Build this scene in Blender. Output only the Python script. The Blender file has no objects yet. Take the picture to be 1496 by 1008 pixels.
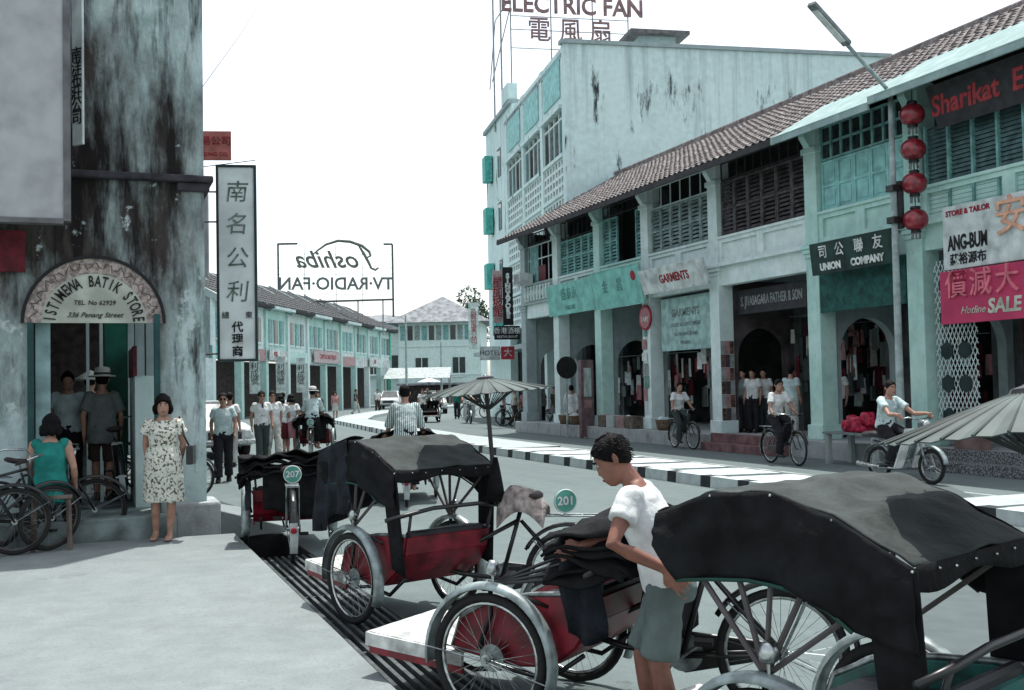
import bpy, bmesh, math, random
from math import sin, cos, tan, pi, radians as R, atan2, sqrt
from mathutils import Vector as V, Matrix

# ------------------------------------------------------------------ camera, sky, sun, exposure
scene = bpy.context.scene
FPX, HC, YAW, PITCH, ROLL = 1600.0, 1.70, R(21.1), R(2.11), R(1.15)
_F = V((sin(YAW)*cos(PITCH), cos(YAW)*cos(PITCH), sin(PITCH)))
_R0 = V((cos(YAW), -sin(YAW), 0)); _U0 = _R0.cross(_F)
_R = _R0*cos(ROLL) - _U0*sin(ROLL); _U = _U0*cos(ROLL) + _R0*sin(ROLL)
cd = bpy.data.cameras.new('camera'); cam = bpy.data.objects.new('camera', cd)
scene.collection.objects.link(cam)
cam.matrix_world = Matrix(((_R.x,_U.x,-_F.x,0),(_R.y,_U.y,-_F.y,0),(_R.z,_U.z,-_F.z,HC),(0,0,0,1)))
cd.sensor_width = 36; cd.sensor_fit = 'HORIZONTAL'; cd.lens = FPX/1496*36
cd.clip_start = .05; cd.clip_end = 4000
scene.camera = cam

SUN_EL, SUN_AZ = R(74), R(38)          # azimuth from +Y towards +X
w = bpy.data.worlds.new('World'); scene.world = w; w.use_nodes = True
nt = w.node_tree; bg = nt.nodes['Background']
sky = nt.nodes.new('ShaderNodeTexSky'); sky.sky_type = 'NISHITA'; sky.sun_disc = False
sky.sun_elevation = SUN_EL; sky.sun_rotation = SUN_AZ
sky.air_density = 1.2; sky.dust_density = 1.6; sky.ozone_density = 1.0; sky.altitude = 0
hz = nt.nodes.new('ShaderNodeHueSaturation'); hz.inputs['Saturation'].default_value = .36      # thin white tropical haze
nt.links.new(sky.outputs[0], hz.inputs['Color']); nt.links.new(hz.outputs[0], bg.inputs[0]); bg.inputs[1].default_value = 0.115
sl = bpy.data.lights.new('sun', 'SUN'); sl.energy = 2.4; sl.angle = R(0.6); sl.color = (1, .975, .93)
so = bpy.data.objects.new('sun', sl); scene.collection.objects.link(so)
so.location = (30, 40, 90)
so.rotation_euler = V((-sin(SUN_AZ)*cos(SUN_EL), -cos(SUN_AZ)*cos(SUN_EL), -sin(SUN_EL))).to_track_quat('-Z', 'Y').to_euler()
vs = scene.view_settings; vs.view_transform = 'Standard'; vs.look = 'None'; vs.gamma = 1; vs.exposure = 1.2
vs.use_curve_mapping = False
scene.cycles.max_bounces = 6; scene.cycles.diffuse_bounces = 3; scene.cycles.glossy_bounces = 2
scene.cycles.transmission_bounces = 3; scene.cycles.use_denoising = True

def ray(px, py):
    return (_F*FPX + _R*(px-748) - _U*(py-504))
def at_z(px, py, z=0.0):                   # photo pixel on a level plane
    d = ray(px, py); t = (z-HC)/d.z; return V((d.x*t, d.y*t, z))
def at_x(px, py, x):                       # on the plane X = x
    d = ray(px, py); t = x/d.x; return V((x, d.y*t, HC+d.z*t))
def at_y(px, py, y):
    d = ray(px, py); t = y/d.y; return V((d.x*t, y, HC+d.z*t))
def at_d(px, py, dist):                    # at a depth along the view axis
    d = ray(px, py)/FPX; return V((d.x*dist, d.y*dist, HC+d.z*dist))

# ------------------------------------------------------------------ helpers
C = scene.collection
random.seed(7)
rnd = random.uniform
class MB:
    def __init__(s): s.v = []; s.f = []; s.T = None
    def add(s, vs_, fs):
        o = len(s.v)
        s.v += [tuple(s.T @ V(p)) if s.T is not None else tuple(p) for p in vs_]
        s.f += [tuple(i+o for i in f) for f in fs]; return s
    def box(s, c, d, rz=0, M=None):
        x, y, z = d[0]/2, d[1]/2, d[2]/2
        m = M if M is not None else Matrix.Rotation(rz, 3, 'Z')
        c = V(c)
        p = [c + m @ V((a*x, b*y, e*z)) for e in (-1, 1) for a, b in ((-1,-1),(1,-1),(1,1),(-1,1))]
        return s.add(p, [(3,2,1,0),(4,5,6,7),(0,1,5,4),(1,2,6,5),(2,3,7,6),(3,0,4,7)])
    def b2(s, x0, x1, y0, y1, z0, z1):
        return s.box(((x0+x1)/2, (y0+y1)/2, (z0+z1)/2), (abs(x1-x0), abs(y1-y0), abs(z1-z0)))
    def beam(s, a, b, w, h, up=(0,0,1)):
        a, b = V(a), V(b); d = (b-a).normalized(); u = V(up)
        r = d.cross(u)
        if r.length < 1e-4: r = d.cross(V((1,0,0)))
        r.normalize(); u = r.cross(d)
        m = Matrix((r, d, u)).transposed()
        return s.box((a+b)/2, (w, (b-a).length, h), M=m)
    def tube(s, pts, r, n=8, closed=False):
        pts = [V(p) for p in pts]; k = len(pts)
        rs = r if isinstance(r, (list, tuple)) else [r]*k
        vs_, fs = [], []; prev = None
        for i, p in enumerate(pts):
            if closed: t = pts[(i+1) % k] - pts[i-1]
            else: t = pts[min(i+1, k-1)] - pts[max(i-1, 0)]
            t.normalize()
            if prev is None:
                q = t.cross(V((0,0,1)));
                if q.length < .05: q = t.cross(V((1,0,0)))
            else: q = prev - t*prev.dot(t)
            q.normalize(); prev = q; e = t.cross(q)
            for j in range(n):
                a = 2*pi*j/n; vs_.append(p + (q*cos(a) + e*sin(a))*rs[i])
        for i in range(k if closed else k-1):
            for j in range(n):
                a, b = i*n+j, i*n+(j+1) % n; c2, d2 = ((i+1) % k)*n+(j+1) % n, ((i+1) % k)*n+j
                fs.append((a, b, c2, d2))
        if not closed: fs += [tuple(range(n))[::-1], tuple((k-1)*n+j for j in range(n))]
        return s.add(vs_, fs)
    def loft(s, rings, cap=True):
        n = len(rings[0]); vs_ = [p for r_ in rings for p in r_]; fs = []
        for i in range(len(rings)-1):
            for j in range(n):
                fs.append((i*n+j, i*n+(j+1) % n, (i+1)*n+(j+1) % n, (i+1)*n+j))
        if cap: fs += [tuple(range(n))[::-1], tuple((len(rings)-1)*n+j for j in range(n))]
        return s.add(vs_, fs)
    def lathe(s, prof, n=16, c=(0,0,0), M=None):
        m = M if M is not None else Matrix.Identity(3); c = V(c)
        return s.loft([[c + m @ V((r_*cos(2*pi*j/n), r_*sin(2*pi*j/n), z)) for j in range(n)] for r_, z in prof])
    def prism(s, poly, f, d0, d1):       # poly 2D, f(u,v,d)->3D
        n = len(poly)
        a = [f(u, v, d0) for u, v in poly]; b = [f(u, v, d1) for u, v in poly]
        return s.add(a+b, [tuple(range(n))[::-1], tuple(range(n, 2*n))] + [(i, (i+1) % n, n+(i+1) % n, n+i) for i in range(n)])
    def grid(s, fn, nu, nv, th=0):
        vs_ = [fn(i/nu, j/nv) for i in range(nu+1) for j in range(nv+1)]
        fs = [(i*(nv+1)+j, (i+1)*(nv+1)+j, (i+1)*(nv+1)+j+1, i*(nv+1)+j+1) for i in range(nu) for j in range(nv)]
        return s.add(vs_, fs)
    def sphere(s, c, r, n=12, k=8):
        c = V(c); r = V(r) if not isinstance(r, (int, float)) else V((r, r, r))
        return s.loft([[c + V((r.x*sin(pi*i/k)*cos(2*pi*j/n), r.y*sin(pi*i/k)*sin(2*pi*j/n), -r.z*cos(pi*i/k))) for j in range(n)] for i in range(k+1) if 0 < i < k] )
    def mesh(s, name, mat, smooth=False):
        me = bpy.data.meshes.new(name); me.from_pydata(s.v, [], s.f)
        if mat: me.materials.append(mat)
        b = bmesh.new(); b.from_mesh(me); bmesh.ops.recalc_face_normals(b, faces=b.faces); b.to_mesh(me); b.free()
        if smooth: me.polygons.foreach_set('use_smooth', [True]*len(me.polygons))
        return me
    def build(s, name, mat, parent=None, smooth=False, bevel=0, solid=0):
        return link(name, s.mesh(name, mat, smooth), parent, bevel, solid)
def link(name, me, parent=None, bevel=0, solid=0):
    o = bpy.data.objects.new(name, me); C.objects.link(o)
    if parent: o.parent = parent
    if solid:
        m = o.modifiers.new('solid', 'SOLIDIFY'); m.thickness = solid; m.offset = 0
    if bevel:
        m = o.modifiers.new('bevel', 'BEVEL'); m.width = bevel; m.segments = 2; m.limit_method = 'ANGLE'; m.angle_limit = R(40)
    return o
def tag(o, label=None, cat=None, group=None, kind=None):
    if label: o['label'] = label
    if cat: o['category'] = cat
    if group: o['group'] = group
    if kind: o['kind'] = kind
    return o
def thing(name, label, cat, loc=(0,0,0), rz=0, group=None):
    o = bpy.data.objects.new(name, None); C.objects.link(o); o.empty_display_size = .1
    o.location = loc; o.rotation_euler = (0, 0, rz)
    return tag(o, label, cat, group)
_TX = {}
def wrinkle(o, strength, size, mid=.5):            # real folds in cloth
    if size not in _TX:
        t_ = bpy.data.textures.new('folds', 'CLOUDS'); t_.noise_scale = size; t_.noise_depth = 2; _TX[size] = t_
    m = o.modifiers.new('folds', 'DISPLACE'); m.texture = _TX[size]; m.strength = strength; m.mid_level = mid; m.texture_coords = 'LOCAL'
    if len(o.modifiers) > 1 and o.modifiers[0].type == 'SOLIDIFY': o.modifiers.move(len(o.modifiers)-1, 0)
    return o
def head_rz(az): return R(90) - R(az)      # local +x -> compass azimuth (from +Y clockwise)
def arc(c, r, a0, a1, n, f):               # f(u,v) -> 3D
    return [f(c[0]+r*cos(a0+(a1-a0)*i/n), c[1]+r*sin(a0+(a1-a0)*i/n)) for i in range(n+1)]

# ------------------------------------------------------------------ materials
MATS = {}
def mat(name, col, rough=.75, metal=0, var=.18, scale=5, bump=0, bscale=60, spec=.25, stretch=1, col2=None, obj=False, coat=0, fac=(.35,.65)):
    if name in MATS: return MATS[name]
    m = bpy.data.materials.new(name); m.use_nodes = True; n = m.node_tree; L = n.links.new
    b = n.nodes['Principled BSDF']; b.inputs['Roughness'].default_value = rough; b.inputs['Metallic'].default_value = metal
    b.inputs['Specular IOR Level'].default_value = spec
    if coat: b.inputs['Coat Weight'].default_value = coat
    g = n.nodes.new('ShaderNodeNewGeometry'); src = g.outputs['Position']
    if obj: src = n.nodes.new('ShaderNodeTexCoord').outputs['Object']
    mp = n.nodes.new('ShaderNodeMapping'); mp.inputs['Scale'].default_value = (1, 1, stretch); L(src, mp.inputs[0])
    nz = n.nodes.new('ShaderNodeTexNoise'); nz.inputs['Scale'].default_value = scale; nz.inputs['Detail'].default_value = 6
    L(mp.outputs[0], nz.inputs[0])
    rp = n.nodes.new('ShaderNodeValToRGB'); L(nz.outputs[0], rp.inputs[0])
    c2 = col2 or tuple(c*(1-2*var) for c in col)
    e = rp.color_ramp.elements; e[0].position, e[1].position = fac
    e[0].color = (*c2, 1); e[1].color = (*(col if col2 else tuple(min(1, c*(1+var*.5)) for c in col)), 1)
    L(rp.outputs[0], b.inputs['Base Color'])
    rr = n.nodes.new('ShaderNodeMapRange'); rr.inputs[3].default_value = max(0.03, rough-.1); rr.inputs[4].default_value = min(1, rough+.12)
    L(nz.outputs[0], rr.inputs[0]); L(rr.outputs[0], b.inputs['Roughness'])
    if bump:
        n2 = n.nodes.new('ShaderNodeTexNoise'); n2.inputs['Scale'].default_value = bscale; n2.inputs['Detail'].default_value = 4
        L(mp.outputs[0], n2.inputs[0])
        bp = n.nodes.new('ShaderNodeBump'); bp.inputs['Strength'].default_value = bump; bp.inputs['Distance'].default_value = .02
        L(n2.outputs[0], bp.inputs['Height']); L(bp.outputs[0], b.inputs['Normal'])
    MATS[name] = m; return m

def grime(name, base, layers, rough=.9, bump=.3, bscale=25):
    """plaster with weathering layers: (colour, noise scale, z-stretch, lo, hi, zramp or None, seed)"""
    m = bpy.data.materials.new(name); m.use_nodes = True; n = m.node_tree; L = n.links.new
    b = n.nodes['Principled BSDF']; b.inputs['Roughness'].default_value = rough; b.inputs['Specular IOR Level'].default_value = .15
    g = n.nodes.new('ShaderNodeNewGeometry'); sep = n.nodes.new('ShaderNodeSeparateXYZ'); L(g.outputs[0], sep.inputs[0])
    nb = n.nodes.new('ShaderNodeTexNoise'); nb.inputs['Scale'].default_value = 4.5; nb.inputs['Detail'].default_value = 8; L(g.outputs[0], nb.inputs[0])
    rp = n.nodes.new('ShaderNodeValToRGB'); L(nb.outputs[0], rp.inputs[0])
    rp.color_ramp.elements[0].position = .3; rp.color_ramp.elements[1].position = .7
    rp.color_ramp.elements[0].color = (*[c*.85 for c in base], 1); rp.color_ramp.elements[1].color = (*[min(1, c*1.06) for c in base], 1)
    cur = rp.outputs[0]
    for (col, sc, st, lo, hi, zr, seed) in layers:
        mp = n.nodes.new('ShaderNodeMapping'); mp.inputs['Scale'].default_value = (st if isinstance(st, tuple) else (1, 1, st)); mp.inputs['Location'].default_value = (seed*7.3, seed*3.1, seed*5.7)
        L(g.outputs[0], mp.inputs[0])
        nz = n.nodes.new('ShaderNodeTexNoise'); nz.inputs['Scale'].default_value = sc; nz.inputs['Detail'].default_value = 10; nz.inputs['Roughness'].default_value = .68
        L(mp.outputs[0], nz.inputs[0]); fac = nz.outputs[0]
        if zr:                           # noise + bias along z: list of (z, bias)
            zmin, zmax = zr[0][0], zr[-1][0]
            mr = n.nodes.new('ShaderNodeMapRange'); mr.inputs[1].default_value = zmin; mr.inputs[2].default_value = zmax; L(sep.outputs[2], mr.inputs[0])
            cr = n.nodes.new('ShaderNodeValToRGB'); L(mr.outputs[0], cr.inputs[0]); el = cr.color_ramp.elements
            while len(el) < len(zr): el.new(.5)
            for q, (z, bv) in enumerate(zr):
                el[q].position = (z-zmin)/(zmax-zmin); el[q].color = (bv+.5,)*3+(1,)
            ad = n.nodes.new('ShaderNodeMath'); ad.operation = 'ADD'; L(fac, ad.inputs[0]); L(cr.outputs[0], ad.inputs[1])
            sb = n.nodes.new('ShaderNodeMath'); sb.operation = 'SUBTRACT'; L(ad.outputs[0], sb.inputs[0]); sb.inputs[1].default_value = .5; fac = sb.outputs[0]
        r2 = n.nodes.new('ShaderNodeMapRange'); r2.inputs[1].default_value = lo; r2.inputs[2].default_value = hi; L(fac, r2.inputs[0])
        mx = n.nodes.new('ShaderNodeMixRGB'); L(r2.outputs[0], mx.inputs[0]); L(cur, mx.inputs[1]); mx.inputs[2].default_value = (*col, 1); cur = mx.outputs[0]
    L(cur, b.inputs['Base Color'])
    n2 = n.nodes.new('ShaderNodeTexNoise'); n2.inputs['Scale'].default_value = bscale; n2.inputs['Detail'].default_value = 8; L(g.outputs[0], n2.inputs[0])
    bp = n.nodes.new('ShaderNodeBump'); bp.inputs['Strength'].default_value = bump; bp.inputs['Distance'].default_value = .02
    L(n2.outputs[0], bp.inputs['Height']); L(bp.outputs[0], b.inputs['Normal'])
    MATS[name] = m; return m

ASPHALT = grime('pale_asphalt', (.132,.166,.163), [((.098,.124,.122), 1.3, (1,.035,1), .50, .74, None, 76), ((.125,.152,.150), .9, 1, .52, .75, None, 1), ((.15,.185,.18), .35, 1, .5, .8, None, 2), ((.085,.105,.104), 7, 1, .66, .78, None, 3), ((.10,.122,.12), 60, 1, .52, .70, None, 71), ((.22,.255,.25), 90, 1, .60, .72, None, 72), ((.085,.10,.10), 1.7, 1, .63, .70, None, 75)], bump=.25, bscale=90)
ASPHALT2 = grime('dark_asphalt', (.098,.12,.12), [((.075,.095,.095), 1.2, 1, .5, .75, None, 4), ((.125,.15,.146), 5, 1, .6, .8, None, 5)], bump=.25, bscale=90)
PAVE = grime('pavement_concrete', (.208,.238,.234), [((.155,.182,.182), 1.1, 1, .5, .8, None, 6), ((.15,.17,.18), 4.5, 1, .63, .8, None, 7), ((.19,.215,.22), 26, 1, .66, .74, None, 8), ((.15,.17,.175), 48, 1, .52, .66, None, 73), ((.31,.345,.338), 75, 1, .58, .68, None, 74), ((.16,.18,.185), 1.6, 1, .60, .68, None, 77)], bump=.25, bscale=70)
CONC = grime('old_concrete', (.36,.39,.39), [((.18,.19,.20), 3, .6, .5, .75, None, 9), ((.08,.08,.09), 6, .4, .62, .8, None, 10)], bump=.5)
WHITEP = grime('worn_white_paint', (.38,.43,.42), [((.25,.29,.285), 3, 1, .50, .75, None, 11), ((.18,.21,.21), 14, 1, .60, .73, None, 12), ((.27,.31,.30), 1.2, (1,.1,1), .5, .75, None, 91)])
BLACKP = mat('worn_black_paint', (.035,.042,.045), .8)
SHOP = grime('aqua_limewash', (.44,.675,.615), [((.59,.77,.715), 1.3, .7, .45, .75, None, 13), ((.22,.30,.30), 7, .09, .60, .8, None, 14), ((.06,.08,.08), 9, .10, .66, .76, None, 15), ((.30,.42,.40), 14, .5, .60, .72, None, 81)])
SHOPW = grime('pale_limewash', (.68,.79,.77), [((.50,.66,.64), 1.4, .6, .45, .75, None, 16), ((.27,.33,.32), 7, .09, .60, .8, None, 17), ((.07,.09,.09), 9, .10, .66, .76, None, 18), ((.42,.52,.50), 14, .5, .60, .72, None, 82)])
SHOPG = grime('grey_plaster', (.34,.42,.42), [((.22,.27,.28), 2, .5, .5, .75, None, 19), ((.09,.10,.11), 6, .3, .64, .82, None, 20)])
TALL = grime('tall_block_plaster', (.61,.775,.755), [((.66,.81,.79), .5, .6, .45, .7, None, 21), ((.34,.43,.435), 2.6, .05, .54, .78, [(4,-.05),(11,0),(14.5,.06)], 22), ((.03,.04,.045), 1.7, .20, .595, .67, [(4,-.2),(8,-.06),(10,.01),(12,.035),(13.2,.03),(13.8,-.03),(14.6,-.15)], 23)])
LEFTW = grime('stained_corner_wall', (.44,.56,.55), [((.52,.60,.58), 1.6, .8, .5, .7, None, 24), ((.26,.36,.33), 2.3, .8, .56, .7, None, 25),
    ((.060,.053,.048), 1.4, .35, .44, .68, [(0,-.12),(1.0,-.06),(2.3,-.02),(2.9,.12),(4.2,.17),(5.0,.12),(6,-.02),(8,0)], 26),
    ((.016,.014,.014), 4.6, .16, .50, .66, [(0,-.12),(1.5,-.06),(2.8,.04),(4.2,.08),(5.5,.02),(8,.02)], 27),
    ((.46,.54,.53), 3.4, .8, .60, .66, [(0,.05),(2,.05),(4,-.02),(8,-.05)], 28)], bump=.55, bscale=18)
BLACKCLOTH = mat('black_canvas', (.0115,.012,.0132), .85, var=.3, scale=9, bump=.4, bscale=26, spec=.14)
HOODTOP = mat('sun_faded_canvas', (.040,.050,.047), .78, var=.25, scale=7, bump=.3, bscale=35)
BLUECLOTH = mat('slate_cloth', (.018,.022,.029), .9, var=.3, scale=8, bump=.4, bscale=45)
BLACKMET = mat('black_enamel', (.012,.013,.013), .35, spec=.5, var=.3)
RUBBER = mat('tyre_rubber', (.022,.022,.022), .85)
CHROME = mat('dull_chrome', (.50,.54,.53), .28, metal=1, var=.25, scale=20)
STEEL = mat('worn_steel', (.30,.34,.34), .45, metal=.8, var=.3, scale=14)
FENDER = mat('grey_mudguard', (.32,.385,.38), .38, metal=.35, var=.25, scale=12, spec=.5)
REDP = mat('trishaw_red', (.20,.010,.022), .42, var=.3, scale=8, spec=.45)
REDD = mat('dark_red', (.12,.012,.02), .6, var=.3, scale=8)
TEALP = mat('trishaw_teal', (.02,.14,.125), .45, var=.3, scale=8, spec=.4)
WOODW = mat('scuffed_white_board', (.58,.60,.57), .7, var=.25, scale=9, bump=.2)
WOOD = mat('old_wood', (.15,.12,.10), .8, var=.3, scale=6, bump=.3, bscale=20)
SKIN = mat('skin', (.38,.215,.155), .5, var=.12, scale=14, spec=.35)
SKIN2 = mat('tanned_skin', (.235,.105,.073), .5, var=.12, scale=14, spec=.35)
HAIR = mat('black_hair', (.006,.005,.005), .6, var=.4, scale=60, bump=.6, bscale=120, spec=.12)
EYE = mat('eye_white', (.6,.58,.55), .3); IRIS = mat('dark_iris', (.012,.01,.01), .2)
LIP = mat('lips', (.20,.06,.055), .5)
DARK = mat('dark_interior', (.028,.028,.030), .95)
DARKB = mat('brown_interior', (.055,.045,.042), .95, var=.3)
GLASS = mat('dark_glass', (.03,.04,.042), .12, spec=.6, var=.2)
def cloth(name, col, **k): return mat('cloth_'+name, col, .9, var=k.pop('var', .14), scale=7, bump=.35, bscale=22, **k)
WHITEC = cloth('white', (.68,.71,.70)); BLUEC = cloth('pale_blue', (.50,.62,.62)); BLACKC = cloth('black', (.016,.016,.02))
DKGREY = cloth('dark_green_grey', (.045,.06,.058)); GREYC = cloth('grey', (.17,.20,.195)); GREENC = cloth('green', (.015,.20,.17))
PINKC = cloth('pink', (.45,.22,.23)); MAROON = cloth('maroon', (.09,.012,.02)); BROWNC = cloth('brown', (.05,.035,.03)); KHAKI = cloth('khaki', (.45,.46,.42))
# ------------------------------------------------------------------ ground, road, pavement
def sheet(name, pts, z, m, kind='structure', label=None):
    o = MB().add([(p[0], p[1], z) for p in pts], [tuple(range(len(pts)))]).build(name, m); o['kind'] = kind; return o
TX0, TX1, TY0, TY1 = 1.5, 2.14, -2.0, 13.25          # drain trench
g = MB()
BIG = 1600
for x0, x1, y0, y1 in ((TX1, BIG, -BIG, BIG), (-BIG, TX0, -BIG, BIG), (TX0, TX1, TY1, BIG), (TX0, TX1, -BIG, TY0)):
    g.add([(x0,y0,0),(x1,y0,0),(x1,y1,0),(x0,y1,0)], [(0,1,2,3)])
g.build('road', ASPHALT)['kind'] = 'structure'
pts = [at_z(*p) for p in ((1032,726),(1100,712),(1300,690),(1348,693),(1420,724),(1496,775))]
sheet('asphalt_patch', [(p.x,p.y) for p in pts] + [(8.6,3.5),(4.6,3.5),(4.9,6.5),(5.6,9)], .004, ASPHALT2)
# older grey seam across the carriageway
# pavement slabs (raised)
pv = MB().b2(-9, TX0-.005, -4, 12.55, -.05, .12).build('pavement', PAVE, bevel=.012); pv['kind'] = 'structure'
# trench
t = MB().b2(TX0, TX0+.02, TY0, TY1, -.5, .0).b2(TX1-.02, TX1, TY0, TY1, -.5, -.002).b2(TX0, TX1, TY0, TY1, -.55, -.45).b2(TX0, TX1, TY1-.02, TY1, -.5, -.002).b2(TX0, TX1, TY0, TY0+.02, -.5, -.002)
t.build('drain_channel', mat('dark_drain_concrete', (.03,.032,.034), .8))['kind'] = 'structure'  # channel walls and floor in one dark concrete tone
gr = thing('drain_grating', 'long black iron bar grating over the roadside drain beside the pavement', 'grating', (TX0, 4, 0))
IRON = mat('grating_iron', (.10,.115,.115), .55, metal=.4, var=.3)
for i in range(9):
    x = .045 + i*(TX1-TX0-.09)/8
    MB().b2(x-.014, x+.014, -6, 7.35, -.045, .006).build('bar', IRON, gr)
for i in range(13):
    MB().b2(.0, TX1-TX0, -5.2+i*1.03, -5.17+i*1.03, -.06, -.012).build('cross_bar', IRON, gr)
# traffic island with painted kerb stones and slab top
def island(name, left, width, z=.17):
    """left: polyline of the kerb line (x,y); slabs laid on the right side"""
    st = tag(bpy.data.objects.new(name, None), kind='structure'); C.objects.link(st)
    acc = 0; k = 0
    for a, b in zip(left[:-1], left[1:]):
        a, b = V((*a, 0)), V((*b, 0)); d = (b-a); ln = d.length; d.normalize(); r = V((d.y, -d.x, 0))
        s = 0
        while s < ln-1e-3:
            black = k % 2; L_ = .30 if black else .80
            e = min(s+L_, ln)
            q = MB(); c1, c2 = a+d*(s+.006), a+d*(e-.006)
            q.add([c1, c2, c2+r*.2, c1+r*.2]+[p+V((0,0,z+.012)) for p in (c1+r*.012, c2+r*.012, c2+r*.2, c1+r*.2)],
                  [(3,2,1,0),(4,5,6,7),(0,1,5,4),(1,2,6,5),(2,3,7,6),(3,0,4,7)])
            q.build('kerb_stone', BLACKP if black else KERBW, st); s = e; k += 1
    return st
KERBW = grime('kerb_white', (.50,.56,.55), [((.34,.38,.38), 3, 1, .5, .75, None, 31), ((.15,.17,.17), 8, 1, .62, .8, None, 32)])
near_line = [(9.25,13.4),(9.25,25.2),(9.45,33),(10.2,42),(11.2,54),(13.6,62),(17.4,71),(22.6,80),(30,90)]
isl = island('traffic_island', near_line, 1.5)
# slab top: separate white slabs with dark joints on the near stretch, one strip beyond
y = 12.3
while y < 26:
    x0, wd = 9.45, 1.45
    if y < 13.4: x0 = 9.5
    q = MB(); sk = .12
    zt = .165 if y > 13.2 else .02
    q.add([(x0,y,zt),(x0+wd,y+sk,zt-.03 if zt>.1 else zt),(x0+wd,y+1.3+sk,zt-.03 if zt>.1 else zt),(x0,y+1.3,zt)] + [(x0,y,-.02),(x0+wd,y+sk,-.02),(x0+wd,y+1.3+sk,-.02),(x0,y+1.3,-.02)],
          [(0,1,2,3),(7,6,5,4),(0,4,5,1),(1,5,6,2),(2,6,7,3),(3,7,4,0)])
    q.build('slab', mat('slab_white', (.50,.56,.545), .8, var=.16, scale=5), isl); y += 1.65
MB().b2(9.44, 10.85, 13.3, 26.2, -.02, .10).build('core', ASPHALT2, isl)
q = MB(); ln = near_line[1:]
for (a, b) in zip(ln[:-1], ln[1:]):
    a, b = V((*a,0)), V((*b,0)); d = (b-a).normalized(); r = V((d.y,-d.x,0)); w1 = 1.7
    q.add([p+V((0,0,.165)) for p in (a+r*.19, b+r*.19, b+r*w1, a+r*w1)], [(0,1,2,3)])
    q.add([a+r*w1+V((0,0,.165)), b+r*w1+V((0,0,.165)), b+r*w1, a+r*w1], [(0,1,2,3)])
q.build('island_top', WHITEP, isl)
isl2 = bpy.data.objects.new('traffic_island', None); C.objects.link(isl2); isl2['kind'] = 'structure'
yy = at_z(1418, 728, .15).y; xx = at_z(1430, 742, .15).x
s = 0
for k in range(12):
    L_ = .3 if k % 2 else .8
    MB().b2(xx, xx+.2, yy-s-L_+.006, yy-s, 0, .17).build('kerb_stone', BLACKP if k % 2 else KERBW, isl2); s += L_
for k in range(7):
    MB().b2(xx+.2, xx+1.8, yy-1.0*k-.87, yy-1.0*k, 0, .16).build('slab', WHITEP, isl2)
sheet('lane_line', [(11.9, 2), (12.0, 2), (12.0, 60), (11.9, 60)], .0035, mat('faded_lane_paint', (.42,.47,.46), .8, var=.3, scale=2))

# ------------------------------------------------------------------ text and signs
def textmesh(s, size, m, extrude=.004, align='CENTER', shear=0, bold=0, line=1.0, xs=1.0, mirror=False):
    cu = bpy.data.curves.new('t', 'FONT'); cu.body = s; cu.size = size; cu.extrude = extrude; cu.align_x = align; cu.align_y = 'CENTER'
    cu.shear = shear; cu.offset = bold; cu.space_line = line; cu.resolution_u = 3
    ob = bpy.data.objects.new('t', cu); me = bpy.data.meshes.new_from_object(ob)
    bpy.data.objects.remove(ob); bpy.data.curves.remove(cu)
    me.materials.clear(); me.materials.append(m)
    for v_ in me.vertices:
        v_.co.x *= (-xs if mirror else xs)
    if mirror: me.flip_normals()
    me.name = 'lettering'; return me
def frame_obj(name, label, cat, c, right, up, group=None):
    o = thing(name, label, cat, group=group)
    r = V(right).normalized(); n = r.cross(V(up)).normalized(); u = n.cross(r)
    o.matrix_world = Matrix(((r.x,u.x,n.x,c[0]),(r.y,u.y,n.y,c[1]),(r.z,u.z,n.z,c[2]),(0,0,0,1))); return o
def sign(name, label, c, right, up, w, h, th, bm, texts=(), frame=None, group=None, fw=.04):
    o = frame_obj(name, label, 'sign', c, right, up, group)
    MB().box((0,0,-th/2), (w, h, th)).build('board', bm, o, bevel=.006)
    if frame:
        for a in (MB().b2(-w/2-fw, w/2+fw, h/2, h/2+fw, -th-.005, .02), MB().b2(-w/2-fw, w/2+fw, -h/2-fw, -h/2, -th-.005, .02),
                  MB().b2(-w/2-fw, -w/2, -h/2, h/2, -th-.005, .02), MB().b2(w/2, w/2+fw, -h/2, h/2, -th-.005, .02)):
            a.build('frame', frame, o)
    for tx in texts: put_text(o, *tx[:4], tx[4], **(tx[5] if len(tx) > 5 else {}))
    return o
def put_text(o, s, u, v, size, m, z=.006, rot=0, **k):
    t = link('lettering', textmesh(s, size, m, **k), o); t.location = (u, v, z); t.rotation_euler = (0, 0, rot); return t
INK = mat('sign_black', (.015,.016,.018), .6); INKR = mat('sign_red', (.30,.012,.03), .6); INKW = mat('sign_white', (.72,.76,.74), .6)
INKF = mat('faint_brush_ink', (.20,.25,.225), .7, var=.3, scale=12); INKP = mat('sign_peach', (.72,.40,.27), .6); CREAM = mat('sign_cream', (.50,.53,.44), .6)
BW = mat('board_white', (.60,.665,.645), .65, var=.2, scale=3); BPINK = mat('board_pink', (.52,.05,.13), .6, var=.12, scale=2)
BGREEN = mat('board_dark_green', (.012,.045,.038), .5, var=.3, scale=3); BTEAL = mat('board_aqua', (.20,.52,.46), .6, var=.15, scale=3)
BDARK = mat('board_dark', (.045,.045,.05), .7); BGREY = mat('board_grey', (.40,.415,.42), .8, var=.10, scale=4)
FRT = (0,-1,0); UPZ = (0,0,1)         # facades on the right of the street: reader's right is -Y

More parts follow.
